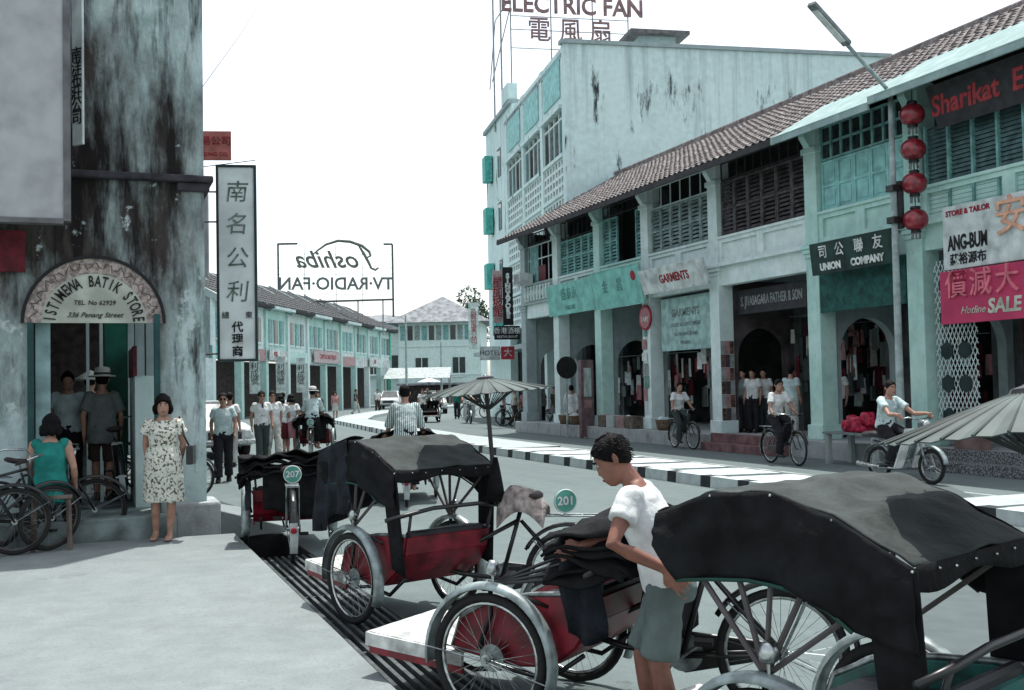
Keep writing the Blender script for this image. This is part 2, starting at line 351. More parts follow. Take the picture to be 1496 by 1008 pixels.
# ------------------------------------------------------------------ left corner building
LB = thing('corner_shophouse', 'tall stained plaster corner shophouse with arched arcade entrance', 'building', (0, 12.9, 0))
def lb(): m_ = MB(); m_.T = Matrix.Translation((0, -12.9, 0)); return m_
WY = 12.9
pL = at_y(40, 470, WY).x; pR = at_y(233, 470, WY).x; pC = at_y(300, 500, WY).x; zs = at_y(135, 472, WY).z
rA = (pR-pL)/2; cA = (pL+pR)/2
lb().b2(-7, pL, WY, WY+.5, -.1, 9).build('wall', LEFTW, LB)
lb().b2(pR, pC, WY, WY+.5, -.1, 9).build('pillar', LEFTW, LB)
q = lb(); n = 20
a1 = [(cA-rA*cos(pi*i/n), zs+rA*1.0*sin(pi*i/n)) for i in range(n+1)]
for i in range(n):
    (xa, za), (xb, zb) = a1[i], a1[i+1]
    q.add([(xa,WY,za),(xb,WY,zb),(xb,WY,9),(xa,WY,9),(xa,WY+.5,za),(xb,WY+.5,zb),(xb,WY+.5,9),(xa,WY+.5,9)], [(0,1,2,3),(7,6,5,4),(0,4,5,1)])
q.build('wall_over_arch', LEFTW, LB)
q = lb(); q.b2(pL-.02, pC+.10, WY-.10, WY+.55, 4.08, 4.16); q.b2(pR+.2, pC+.06, WY-.06, WY+.55, 3.98, 4.08)
q.build('ledge', mat('black_ledge', (.055,.052,.06), .9, var=.3), LB, bevel=.02)
lb().b2(pR+.14, pC+.14, WY-.14, WY+.6, .0, .46).build('pillar_base', CONC, LB, bevel=.03)
lb().b2(-7, pR+.14, 12.55, 45, .0, .36).build('arcade_floor', mat('arcade_tiles', (.20,.25,.24), .6, var=.3, scale=4), LB, bevel=.015)
lb().b2(-7, pC, 13.4, 45, 4.3, 4.5).build('arcade_ceiling', SHOPG, LB)
lb().b2(-7, pC, 13.4, 45, 4.5, 9).build('upper_storey', LEFTW, LB)
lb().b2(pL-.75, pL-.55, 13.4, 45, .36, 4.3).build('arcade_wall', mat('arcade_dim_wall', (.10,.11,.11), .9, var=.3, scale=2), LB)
for i, y in enumerate((17.2, 21.4, 25.6, 29.8, 34, 38.2, 42.4)):
    lb().b2(pR+.05, pC, y, y+.5, .36, 4.3).build('column', SHOPG, LB)
# inner cross arch with dim plaster
q = lb(); wy = 19.5; r2 = 1.25; c2 = cA-.1; z2 = 2.3
for i in range(n):
    xa, za = c2-r2*cos(pi*i/n), z2+r2*sin(pi*i/n); xb, zb = c2-r2*cos(pi*(i+1)/n), z2+r2*sin(pi*(i+1)/n)
    q.add([(xa,wy,za),(xb,wy,zb),(xb,wy,4.3),(xa,wy,4.3),(xa,wy+.35,za),(xb,wy+.35,zb),(xb,wy+.35,4.3),(xa,wy+.35,4.3)], [(0,1,2,3),(7,6,5,4),(0,4,5,1)])
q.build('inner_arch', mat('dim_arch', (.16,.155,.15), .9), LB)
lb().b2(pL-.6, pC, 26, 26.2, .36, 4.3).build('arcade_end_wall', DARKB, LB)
# timber lining and curtains in the entrance
MB_ = lb; 
MB_().b2(pL, pL+.06, WY-.06, WY+.1, .36, zs).build('door_jamb', mat('jamb_teal', (.02,.07,.07), .6), LB)
MB_().b2(pL+.07, pL+.22, WY+.2, WY+.26, .36, zs+.3).build('entrance_panel', mat('pale_aqua_panel', (.33,.50,.50), .7), LB)
MB_().b2(pR-.06, pR, WY-.06, WY+.1, .36, zs+.1).build('door_jamb', mat('jamb_teal', (.02,.07,.07), .6), LB)
MB_().b2(pR-.55, pR-.28, 15.2, 15.3, .36, 2.9).build('green_door', mat('green_door', (.01,.11,.075), .5), LB)
MB_().b2(pR-.62, pR-.58, 14.6, 15.3, .36, 3.1).build('door_post', SHOPW, LB)
MB_().b2(pR-.78, pR-.74, 16.0, 16.1, .36, 3.3).build('door_post', SHOPW, LB)
MB_().b2(pR-.24, pR+.05, 13.6, 15.4, .36, 1.9).build('low_screen', SHOPW, LB)
MB_().b2(pR-.26, pR-.22, 13.5, 15.3, 1.9, 2.25).build('red_banner', REDD, LB)
# semicircular sign over the arch
o = frame_obj('arch_sign', 'half-round cream batik store sign filling the arch', 'sign', (cA, WY-.03, zs), (1,0,0), UPZ)
r0 = rA+.035
MB().prism([(r0*cos(pi*i/28), r0*sin(pi*i/28)) for i in range(29)], lambda u, v, d: V((u, v, d)), -.05, 0).build('board', mat('arch_cream', (.47,.50,.43), .7, var=.15, scale=4), o)
def halfring(ra, rb, z0, z1):
    q = MB()
    for i in range(36):
        a, b = pi*i/36, pi*(i+1)/36
        p = [V((r_*cos(t_), r_*sin(t_), z_)) for z_ in (z0, z1) for r_, t_ in ((ra,a),(rb,a),(rb,b),(ra,b))]
        q.add(p, [(0,3,2,1),(4,5,6,7),(1,2,6,5),(0,4,7,3)])
    return q
halfring(r0-.17, r0-.005, 0, .006).build('floral_band', mat('floral_pink', (.40,.34,.31), .8, var=.3, scale=26), o)
halfring(r0-.004, r0+.03, -.06, .03).build('rim', INK, o)
vine = MB(); 
vine.tube([((r0-.085+.035*sin(i*1.15)+.02*sin(i*2.9))*V((cos(pi*i/80), sin(pi*i/80), 0)) + V((0,0,.008))) for i in range(1,80)], .0045, 4)
vine.build('vine_scroll', mat('vine_brown', (.10,.075,.065), .8), o)
S = 'ISTIMEWA BATIK STORE'; rr_ = r0-.262
for i, ch in enumerate(S):
    if ch == ' ': continue
    a = pi*(1-(i+.62)/(len(S)+.24)); put_text(o, ch, rr_*cos(a), rr_*sin(a), .172, INK, rot=a-pi/2, bold=.003, xs=.58)
put_text(o, 'TEL. No 62929', 0, .22, .07, INK, shear=.15); put_text(o, '336 Penang Street', 0, .085, .078, INK, shear=.45)
# boards hung on the wall to the left
c = at_y(32, 158, 12.2); wA = 1.25; hA = 2.9
b0 = at_y(99, 320, 12.1)
o = frame_obj('hanging_board', 'big plain grey hanging board high on the corner wall', 'sign', (b0.x-.9, 12.1, b0.z+1.45), (1,0,0), UPZ)
MB().box((0,0,-.06), (1.8, 2.9, .12)).build('board', BGREY, o, bevel=.008)
MB().b2(.86, .93, -1.47, 1.5, -.14, .015).build('frame', mat('grey_frame', (.16,.16,.165), .7), o); MB().b2(-.95, .86, -1.5, -1.45, -.14, .012).build('frame', mat('grey_frame', (.16,.16,.165), .7), o)
put_lines = MB()
b1 = at_y(113, 215, 12.5)
sign('narrow_sign', 'narrow white vertical sign with red top seen almost edge on', (b1.x, 12.5, b1.z+.9), (1,-1.2,0), UPZ, .16, 1.75, .03, BW,
     [('南\n洋\n布\n莊\n公\n司', .0, -.25, .17, INK, dict(line=.8))]).children
sign('red_sign_board', 'small red board above the narrow vertical sign', (b1.x+.05, 12.45, b1.z+2.25), (1,-.9,0), UPZ, .2, .95, .03, INKR)
c = at_y(14, 365, 12.7)
sign('maroon_wall_sign', 'faded maroon sign fixed low on the corner wall', (c.x-.15, 12.8, c.z), (1,0,0), UPZ, .6, .45, .03, REDD)
# tall vertical sign over the street, on brackets
c = at_d(346, 384, 14.5); rt = V((cos(YAW), -sin(YAW), 0)); rt = V((.98,-.2,0))
o = sign('vertical_shop_sign', 'tall white vertical signboard with brushed Chinese characters and dark frame', (c.x, c.y, c.z), rt, UPZ, .46, 2.55, .08, mat('board_chalk', (.78,.85,.83), .65, var=.1, scale=3),
     [('南', 0, .93, .30, INKF, dict(shear=.12)), ('名', 0, .50, .30, INKF, dict(shear=.12)), ('公', 0, .05, .30, INKF, dict(shear=.12)), ('利', 0, -.40, .30, INKF, dict(shear=.12)),
      ('總', -.15, -.70, .10, INK, {}), ('東', .15, -.70, .10, INK, {}), ('代', 0, -.86, .15, INK, dict(bold=.003)), ('理', 0, -1.02, .15, INK, dict(bold=.003)), ('商', 0, -1.18, .15, INK, dict(bold=.003))],
     frame=mat('sign_frame_dark', (.03,.05,.055), .6), fw=.03)
for zz in (.95, .55, -1.2): MB().tube([(-.55,zz,-.04),(-.24,zz,-.04)], .012, 6).build('bracket', BLACKMET, o)
MB().tube([(-.45,1.28,-.04),(.25,1.38,-.04)], .006, 5).build('stay_wire', BLACKMET, o)
c = at_d(316, 213, 21)
sign('red_company_sign', 'pale red company signboard behind the tall vertical sign', (c.x-.1, c.y, c.z), (.97,-.25,0), UPZ, .75, .56, .05, mat('board_salmon', (.42,.14,.12), .7),
     [('貿易公司', 0, .08, .19, INKR, {}), ('TRADING CO.', 0, -.17, .1, INKR, {})])
c = at_d(315, 420, 16); 
sign('blue_grey_sign', 'narrow grey vertical board behind the white vertical sign', (c.x-.12, c.y+1, c.z+.9), (.9,-.4,0), UPZ, .25, 1.3, .05, BGREY)
a, b = at_y(293, 131, 13.0), at_d(380, 0, 30)
tag(MB().tube([a, (a*.5+b*.5)+V((0,0,-.1)), b + (b-a)*.4], .006, 5).build('overhead_wire', BLACKMET), 'thin black wire running up from the corner wall', 'wire')
# ramp stone beside the pillar
p0 = at_z(322, 770, .12); 
tag(MB().add([(pC+.14,12.95,.0),(pC+.95,13.3,.0),(pC+1.0,13.9,.0),(pC+.14,14.6,.0),(pC+.14,12.95,.34),(pC+.95,13.3,.07),(pC+1.0,13.9,.07),(pC+.14,14.6,.36)],
   [(3,2,1,0),(4,5,6,7),(0,1,5,4),(1,2,6,5),(2,3,7,6),(3,0,4,7)]).build('ramp_stone', PAVE, bevel=.01), 'sloping pale stone slab ramp beside the pillar foot', 'ramp')
# ------------------------------------------------------------------ right row of shophouses
FX = 14.9; FL = .38; EAVE = 7.35
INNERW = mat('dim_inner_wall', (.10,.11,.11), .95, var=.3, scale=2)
ROOFT = grime('weathered_tiles', (.185,.168,.162), [((.36,.35,.345), 7, 1, .50, .66, None, 41), ((.07,.058,.06), 5, 1, .50, .66, None, 42), ((.20,.16,.15), 2, 1, .52, .7, None, 45)], bump=.6, bscale=30)
ROOFM = grime('aqua_sheet', (.26,.36,.35), [((.36,.46,.44), 2, 1, .5, .7, None, 43), ((.13,.16,.16), 4, 1, .6, .75, None, 44)])
BROWNSH = mat('brown_shutter', (.105,.095,.098), .8, var=.3, scale=6); GREYSH = mat('grey_green_shutter', (.27,.36,.35), .8, var=.25, scale=5)
TEALSH = mat('teal_shutter', (.20,.42,.40), .7, var=.22, scale=5); AQUAP = mat('aqua_panel', (.30,.60,.575), .7, var=.15, scale=4)
GRILLE = mat('eave_timber', (.05,.05,.052), .85)
def tiles(m_, x0, z0, x1, z1, y0, y1, wl=.26, row=.34):
    nr = max(2, int(sqrt((x1-x0)**2+(z1-z0)**2)/row)); ny = int((y1-y0)/wl)*4
    sl_ = V((x1-x0, 0, z1-z0)).normalized(); nrm = V((-sl_.z, 0, sl_.x))
    rows = []
    for r_ in range(nr):
        for e, off in ((0, .045), (1, .0)):
            t = (r_+e)/nr
            base = V((x0+(x1-x0)*t, 0, z0+(z1-z0)*t)); line = []
            for j in range(ny+1):
                y = y0+(y1-y0)*j/ny; ph = (j % 4)
                h = (.0, .045, .06, .045)[ph] + off
                line.append(base + nrm*(h+rnd(-.006,.006)) + V((0, y, 0)))
            rows.append(line)
    vs_ = [p for l in rows for p in l]; k = ny+1
    fs = [(i*k+j, i*k+j+1, (i+1)*k+j+1, (i+1)*k+j) for i in range(len(rows)-1) for j in range(ny)]
    return m_.add(vs_, fs)
def leaf(m_frame, m_slat, sh, y0, y1, z0, z1, x, T, louvre=True, tilt=0, split=.5):
    """one shutter leaf at plane x facing -X"""
    q = MB(); q.T = T; st = .055; zm = z0+(z1-z0)*split
    q.b2(x-.02, x+.04, y0, y0+st, z0, z1); q.b2(x-.02, x+.04, y1-st, y1, z0, z1)
    for z in (z0, zm-st/2, z1-st): q.b2(x-.018, x+.038, y0+st, y1-st, z, z+st)
    o = q.build('shutter', m_frame, sh)
    s = MB(); s.T = T
    for za, zb in ((z0+st, zm-st/2), (zm+st/2, z1-st)):
        if louvre:
            k = max(3, int((zb-za)/.095))
            for i in range(k):
                z = za+(zb-za)*(i+.5)/k; h = (zb-za)/k*.40
                s.add([(x-.012,y0+st,z-h),(x+.05,y0+st,z+h),(x+.05,y1-st,z+h),(x-.012,y1-st,z-h),(x-.002,y0+st,z-h),(x+.06,y0+st,z+h),(x+.06,y1-st,z+h),(x-.002,y1-st,z-h)],
                      [(0,1,2,3),(7,6,5,4),(0,3,7,4),(1,5,6,2)])
        else:
            s.b2(x+.016, x+.03, y0+st, y1-st, za, zb); s.b2(x+.002, x+.018, y0+st+.05, y1-st-.05, za+.06, zb-.06)
    s.build('louvre_slats' if louvre else 'panel', m_slat, o); return o
def shophouse(name, label, y0, y1, wallm, colm, style, last=False, eave=EAVE, roofm=None):
    base = V((FX, (y0+y1)/2, 0)); T = Matrix.Translation(-base)
    sh = thing(name, label, 'building', base, 0, 'shophouses of the long row'); e0 = eave-.42
    def nb(): m_ = MB(); m_.T = T; return m_
    nb().b2(FX-.4, FX+9, y0, y1, 0, FL).build('plinth', CONC, sh, bevel=.01)
    cols = [y1] + ([y0] if last else [])
    for yc in cols:
        q = nb(); q.b2(FX, FX+.42, yc-.22, yc+.22, FL, eave-.05); q.b2(FX-.05, FX+.46, yc-.27, yc+.27, FL, FL+.32)
        q.b2(FX-.06, FX+.46, yc-.28, yc+.28, 4.48, 4.58); q.b2(FX-.03, FX+.44, yc-.25, yc+.25, 4.38, 4.48); q.b2(FX-.09, FX+.46, yc-.31, yc+.31, 4.58, 4.66)
        q.b2(FX-.05, FX+.44, yc-.25, yc+.25, eave-.65, eave-.52)
        q.build('column', colm, sh, bevel=.012)
        q = nb(); q.prism([(FX-.0,eave-.60),(FX-.07,eave-.50),(FX-.2,eave-.30),(FX-.2,eave-.24),(FX,eave-.14)], lambda u, v, d: V((u, d, v)), yc-.1, yc+.1); q.build('eave_bracket', colm, sh)
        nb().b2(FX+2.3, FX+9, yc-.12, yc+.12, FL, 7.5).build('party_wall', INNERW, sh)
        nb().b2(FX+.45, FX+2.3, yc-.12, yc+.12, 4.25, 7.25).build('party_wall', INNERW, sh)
        q = nb(); xc, ra_ = FX+1.36, .76
        q.b2(FX+.42, xc-ra_, yc-.12, yc+.12, FL, 4.25); q.b2(xc+ra_, FX+2.3, yc-.12, yc+.12, FL, 4.25)
        for i in range(16):
            a_, b_ = pi*i/16, pi*(i+1)/16
            q.add([(xc-ra_*cos(t_), yc+d_, z_) for d_ in (-.12, .12) for t_, z_ in ((a_, 2.3+ra_*sin(a_)), (b_, 2.3+ra_*sin(b_)), (b_, 4.25), (a_, 4.25))], [(0,1,2,3),(7,6,5,4),(0,4,5,1)])
        q.build('cross_arch', style.get('front', SHOPG), sh)
    ya, yb = y0+.22, y1-.22
    nb().b2(FX+.06, FX+.34, ya, yb, 4.12, 4.66).build('beam', wallm, sh)
    nb().b2(FX-.05, FX+.08, ya-.0, yb+.0, 4.6, 4.68).build('cornice', colm, sh)
    nb().b2(FX+.34, FX+9, y0, y1, 4.25, 4.40).build('ceiling', SHOPG, sh)
    # sill zone with recessed panels
    zs0, zs1 = 4.68, 5.30
    nb().b2(FX+.10, FX+.26, ya, yb, zs0, zs1).build('sill_wall', wallm, sh)
    nb().b2(FX+.0, FX+.12, ya, yb, zs1, zs1+.06).build('sill', colm, sh)
    q = nb(); npn = 2
    for k in range(npn):
        u0, u1 = ya+(yb-ya)*k/npn, ya+(yb-ya)*(k+1)/npn
        q.b2(FX+.04, FX+.11, u0, u0+.14, zs0, zs1); q.b2(FX+.04, FX+.11, u1-.14, u1, zs0, zs1)
        q.b2(FX+.045, FX+.11, u0+.14, u1-.14, zs0, zs0+.1); q.b2(FX+.045, FX+.11, u0+.14, u1-.14, zs1-.1, zs1)
    q.build('panel_frame', colm, sh)
    nb().b2(FX+.9, FX+.95, y0, y1, 4.6, eave+.3).build('dark_shutter_backing', DARK, sh)  # near-black plane added behind the shutters to keep the room dark
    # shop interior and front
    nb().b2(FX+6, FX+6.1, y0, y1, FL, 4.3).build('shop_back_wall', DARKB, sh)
    xs_ = FX+2.3
    fr = nb()
    if style.get('arch'):
        yc, rr2 = style['arch']; zsp = 2.35; fr.b2(xs_, xs_+.25, y0, yc-rr2, FL, 4.25); fr.b2(xs_, xs_+.25, yc+rr2, y1, FL, 4.25)
        for i in range(16):
            a, b = pi*i/16, pi*(i+1)/16
            p = [(xs_+dx, yc-rr2*cos(t_), z_) for dx in (0, .25) for t_, z_ in ((a, zsp+rr2*sin(a)), (b, zsp+rr2*sin(b)), (b, 4.25), (a, 4.25))]
            fr.add(p, [(0,1,2,3),(7,6,5,4),(0,4,5,1)])
    else:
        fr.b2(xs_, xs_+.2, y0, y0+.45, FL, 4.25); fr.b2(xs_, xs_+.2, y1-.45, y1, FL, 4.25); fr.b2(xs_, xs_+.2, y0+.45, y1-.45, 3.3, 4.25)
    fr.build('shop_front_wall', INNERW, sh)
    # roof
    e = nb()
    if roofm is None:
        tiles(e, FX-.95, e0, FX+4.0, eave+2.25, y0-.02, y1+.02); rf = e.build('roof', ROOFT, sh, smooth=False); rf['kind'] = 'stuff'
    else:
        e.add([(FX-.95,y0,e0+.04),(FX+4,y0,eave+2.24),(FX+4,y1,eave+2.24),(FX-.95,y1,e0+.04)], [(0,1,2,3)])
        tiles(e, FX+.5, eave+.40, FX+4.0, eave+2.29, y0-.02, y1+.02); rf = e.build('roof', ROOFT, sh); 
        nb().add([(FX-1.0,y0,e0+.02),(FX+.55,y0,e0+.92),(FX+.55,y1,e0+.92),(FX-1.0,y1,e0+.02)], [(0,1,2,3)]).build('metal_eave', roofm, sh, solid=.03)
    q = nb(); q.b2(FX-1.0, FX-.95, y0, y1, e0-.10, e0+.05); q.build('fascia', GRILLE if roofm is None else ROOFM, sh)
    q = nb(); q.add([(FX-.95,y0,e0-.06),(FX+.5,y0,eave+.25),(FX+.5,y1,eave+.25),(FX-.95,y1,e0-.06)], [(0,1,2,3)]); q.build('soffit', GRILLE, sh)
    nb().add([(FX+4,y0,eave+2.3),(FX+9,y0,eave+.05),(FX+9,y1,eave+.05),(FX+4,y1,eave+2.3)], [(0,1,2,3)]).build('rear_roof', ROOFT, sh)
    nb().b2(FX+3.85, FX+4.2, y0, y1, eave+2.2, eave+2.44).build('ridge', ROOFT, sh, bevel=.05)
    return sh, T, nb
def fill_leaves(sh, T, y0, y1, z0, z1, n, mf, ms, louvre=True, skip=(), x=FX+.14, split=.5):
    for i in range(n):
        if i in skip: continue
        leaf(mf, ms, sh, y0+(y1-y0)*i/n+.004, y0+(y1-y0)*(i+1)/n-.004, z0, z1, x, T, louvre, split=split)
def grille(nb, sh, y0, y1, z0, z1, n, m_, x=FX+.14, rails=()):
    q = nb()
    for i in range(n+1):
        y = y0+(y1-y0)*i/n; q.b2(x, x+.03, y-.012, y+.012, z0, z1)
    for z in (z0, z1-.04)+tuple(rails): q.b2(x+.004, x+.026, y0, y1, z, z+.04)
    q.build('transom_grille', m_, sh)
YB = [37.4, 34.4, 31.1, 27.9, 24.2, 20.1, 16.9, 12.2, 7.5]
# A: end house with air conditioner
sh, T, nb = shophouse('shophouse', 'narrow end shophouse with an air conditioner and dark red window curtain', YB[1], YB[0], SHOPW, SHOPG, {})
ya, yb = YB[1]+.25, YB[0]-.25
nb().b2(FX+.14, FX+.18, yb-.95, yb-.15, 5.36, 6.7).build('window_panel', TEALSH, sh)
nb().b2(FX+.12, FX+.16, ya+.85, yb-1.0, 5.4, 5.95).build('curtain', REDD, sh)
grille(nb, sh, ya, yb, 5.36, 6.75, 4, SHOPW, rails=(6.2,))
grille(nb, sh, ya, yb, 6.78, 7.2, 7, GRILLE)
ac = thing('air_conditioner', 'boxy window air conditioner jutting from the end shophouse', 'air conditioner', (FX-.05, yb-.35, 5.2))
MB().b2(-.42, .1, -.3, .3, .1, .55).build('casing', BW, ac, bevel=.02)
q = MB()
for i in range(8): q.b2(-.43, -.415, -.26, .26, .15+i*.046, .165+i*.046)
q.build('grille', BDARK, ac)
q = nb()
for i in range(9): yq = ya+(yb-ya)*(i+.5)/9; q.lathe([(.05,4.72),(.03,4.8),(.075,4.95),(.03,5.12),(.05,5.24)], 8, (FX-.05, yq, 0))
q.build('balusters', SHOPW, sh)
# B: teal shutters
sh, T, nb = shophouse('shophouse', 'shophouse with closed teal shutters above a faded aqua sign', YB[2], YB[1], SHOP, SHOPW, {})
fill_leaves(sh, T, YB[2]+.25, YB[1]-.25, 5.36, 6.55, 5, TEALSH, TEALSH); grille(nb, sh, YB[2]+.25, YB[1]-.25, 6.6, 7.2, 8, GRILLE)
# C: open window
sh, T, nb = shophouse('shophouse', 'shophouse with an open dark upper window and arched black doorway', YB[3], YB[2], SHOP, SHOP, {})
fill_leaves(sh, T, YB[2]-1.25, YB[2]-.25, 5.36, 6.8, 2, TEALSH, TEALSH); fill_leaves(sh, T, YB[3]+.25, YB[3]+.75, 5.36, 6.8, 1, TEALSH, TEALSH)
grille(nb, sh, YB[3]+.25, YB[2]-.25, 6.85, 7.2, 8, GRILLE)
# D: garments
sh, T, nb = shophouse('shophouse', 'garment shophouse with grey green louvred shutters and peeling posters', YB[4], YB[3], SHOPW, SHOPW, {})
fill_leaves(sh, T, YB[4]+.25, YB[3]-.25, 5.36, 6.6, 6, GREYSH, GREYSH); grille(nb, sh, YB[4]+.25, YB[3]-.25, 6.62, 7.25, 6, SHOPW)
# E: brown shutters
shE, T, nb = shophouse('shophouse', 'shophouse with a wide run of dark brown louvred shutters', YB[5], YB[4], SHOPW, SHOPW, dict(front=mat('maroon_grey_wall', (.09,.075,.08), .9, var=.3, scale=2)))
fill_leaves(shE, T, YB[5]+.25, YB[4]-.25, 5.36, 6.75, 6, BROWNSH, BROWNSH); grille(nb, shE, YB[5]+.25, YB[4]-.25, 6.78, 7.25, 10, GRILLE)
nb().b2(FX-.75, FX-.4, YB[5]+.5, YB[4]-.4, 0, .2).build('step', mat('red_cement', (.20,.11,.115), .8, var=.25, scale=4), shE, bevel=.01)
nb().b2(FX-.46, FX-.38, YB[5]+.5, YB[4]-.4, .2, .42).build('red_riser', mat('red_cement', (.20,.11,.115), .8), shE, bevel=.01)
# F: aqua panels and glazed transom
shF, T, nb = shophouse('shophouse', 'shophouse with aqua panelled shutters under small glazed transom panes', YB[6], YB[5], SHOP, SHOP, dict(front=SHOPG), roofm=ROOFM)
fill_leaves(shF, T, YB[6]+.25, YB[5]-.25, 5.36, 6.45, 5, AQUAP, AQUAP, louvre=False)
y0, y1 = YB[6]+.25, YB[5]-.25
for i in range(8):
    for j in range(2):
        u0, u1 = y0+(y1-y0)*i/8, y0+(y1-y0)*(i+1)/8; v0 = 6.5+j*.36
        nb().b2(FX+.17, FX+.18, u0+.03, u1-.03, v0+.03, v0+.33).build('pane', GLASS, shF)
q = nb()
for i in range(9): u = y0+(y1-y0)*i/8; q.b2(FX+.13, FX+.2, u-.03, u+.03, 6.47, 7.25)
for z in (6.47, 6.83, 7.2): q.b2(FX+.135, FX+.195, y0, y1, z, z+.05)
q.build('transom_frame', TEALSH, shF)
nb().b2(FX+.0, FX+.06, YB[6]+.25, YB[5]-.25, 3.15, 4.1).build('green_blind', mat('dark_green_blind', (.02,.095,.085), .8, var=.25, scale=6, bump=.3, bscale=15), shF)
# G: big shop with signs; H continues out of frame
shG, T, nb = shophouse('shophouse', 'wide shophouse with tall teal vertical louvre panels and big sale signs', YB[7], YB[6], SHOP, SHOP, {}, last=True, eave=7.45, roofm=ROOFM)
y0, y1 = YB[7]+.25, YB[6]-.3
for i in range(7):
    u0, u1 = y0+(y1-y0)*i/7, y0+(y1-y0)*(i+1)/7
    nb().b2(FX+.05, FX+.13, u1-.05, u1, 4.8, 6.5).build('mullion', TEALSH, shG)
    s_ = nb()
    for k in range(20):
        z = 4.84+k*.083; s_.add([(FX+.1,u0+.02,z-.03),(FX+.14,u0+.02,z+.045),(FX+.14,u1-.05,z+.045),(FX+.1,u1-.05,z-.03)], [(0,1,2,3)])
    s_.build('louvre_panel', mat('slate_teal', (.10,.175,.18), .8, var=.25, scale=4), shG, solid=.008)
nb().b2(FX-.75, FX-.4, YB[7], YB[6]-.4, 0, .19).build('step', mat('speckled_terrazzo', (.26,.28,.28), .7, col2=(.05,.05,.055), scale=38, fac=(.45,.6)), shG, bevel=.01)
nb().b2(FX-.43, FX-.39, YB[7], YB[6]-.4, .19, .40).build('terrazzo_riser', mat('speckled_terrazzo', (.26,.28,.28)), shG)
nb().b2(FX+1.0, FX+1.05, 14.6, 15.3, .9, 2.7).build('red_curtain', REDD, shG); nb().b2(FX+1.4, FX+1.45, 13.2, 14.0, .9, 2.7).build('red_curtain', REDD, shG)
nb().b2(FX+1.6, FX+2.2, 12.6, 15.8, .38, 1.25).build('counter', WOOD, shG)
# diamond mesh screen by the pillar
q = nb(); ys0, ys1 = 15.55, 16.6
for i in range(-18, 13):
    for s_ in (1, -1):
        a = V((FX+.2, 0, 0)); pts_ = []
        y_a = ys0 + i*.10; L_ = 3.3
        # clip the diagonal to the panel
        z0_, z1_ = .5, 3.9
        t0 = max(0, (ys0-y_a)/.5); t1 = min((z1_-z0_), (ys1-y_a)/.5)
        if t1 > t0+.05:
            pa, pb = (y_a+t0*.5, z0_+t0), (y_a+t1*.5, z0_+t1)
            if s_ < 0: pa, pb = (ys0+ys1-pa[0], pa[1]), (ys0+ys1-pb[0], pb[1])
            q.beam((FX+.2+.006*s_, pa[0], pa[1]), (FX+.2+.006*s_, pb[0], pb[1]), .015, .010, up=(1,0,0))
q.build('diamond_mesh', SHOPW, shG)
for j in range(5):
    for i in range(2): nb().lathe([(.17,-.01),(.17,.01)], 6, (FX+.17, 15.85+i*.45, .95+j*.62), Matrix.Rotation(pi/2, 3, 'Y')).build('rosette', mat('rosette_dark', (.02,.04,.04), .7), shG)
# ---- signs on the row
def fsign(name, label, px0, px1, pyt, pyb, x, bm, texts, th=.08, tilt=0, **k):
    """sign on the plane X = x, extents from the picture at its middle"""
    a, b = at_x(px0, (pyt+pyb)/2, x), at_x(px1, (pyt+pyb)/2, x); pm = (px0+px1)/2
    zt, zb = at_x(pm, pyt, x).z, at_x(pm, pyb, x).z
    w, h = abs(a.y-b.y), zt-zb
    return sign(name, label, (x, (a.y+b.y)/2, (zt+zb)/2), FRT, (sin(tilt)*-1, 0, cos(tilt)), w, h, th, bm, texts(w, h), **k)
LETG = mat('faded_letter_green', (.10,.26,.235), .7); LETGR = mat('faded_letter_grey', (.19,.24,.24), .7)
fsign('shop_sign', 'faded aqua signboard with pale lettering under closed teal shutters', 800, 866, 412, 458, FX-.15, BTEAL, lambda w, h: [('盛泰永', 0, h*.12, h*.42, LETG, {}), ('TAILORS', 0, -h*.3, h*.2, LETG, {})], tilt=.12)
fsign('shop_sign', 'bright aqua signboard with round red emblem projecting over the walk', 866, 936, 392, 448, FX-.35, BTEAL, lambda w, h: [('金', -w*.22, .05, h*.36, LETG, {}), ('昌', w*.08, .05, h*.36, LETG, {}), ('●', w*.38, h*.2, h*.34, INKR, {})], tilt=.18, frame=mat('aqua_edge', (.35,.62,.56), .6), fw=.02)
fsign('shop_sign', 'tilted white signboard reading garments in dark red letters', 936, 1030, 386, 424, FX-.45, BW, lambda w, h: [('GARMENTS', w*.04, 0, h*.46, INKR, dict(bold=.008, xs=.95))], tilt=.3)
fsign('shop_sign', 'hanging pale board listing garments between two columns', 966, 1040, 432, 511, FX+.15, mat('board_pale_aqua', (.33,.50,.48), .7), lambda w, h: [('GARMENTS', 0, h*.2, h*.2, LETGR, dict(bold=.006)), ('LADIES & GENTS WEAR', 0, -h*.02, h*.105, LETGR, {}), ('336 PENANG ROAD', 0, -h*.2, h*.1, LETGR, {}), ('PENANG', 0, -h*.36, h*.1, LETGR, {})])
fsign('shop_sign', 'dark recessed fascia with long grey capital lettering above shop opening', 1078, 1178, 417, 454, FX+.5, BDARK, lambda w, h: [('S. JIVASAGARA FATHER & SON', 0, 0, h*.55, mat('letter_grey', (.30,.32,.32), .7), dict(bold=.006, xs=.56))])
fsign('shop_sign', 'dark green company signboard with bold white characters', 1184, 1304, 345, 394, FX-.35, BGREEN, lambda w, h: [('司', -w*.33, h*.17, h*.44, INKW, dict(bold=.004)), ('公', -w*.12, h*.17, h*.44, INKW, dict(bold=.004)), ('聯', w*.12, h*.17, h*.44, INKW, dict(bold=.002)), ('友', w*.34, h*.17, h*.44, INKW, dict(bold=.004)), ('UNION', -w*.25, -h*.28, h*.3, INKW, dict(bold=.01)), ('COMPANY', w*.2, -h*.28, h*.3, INKW, dict(bold=.01))], tilt=.1)
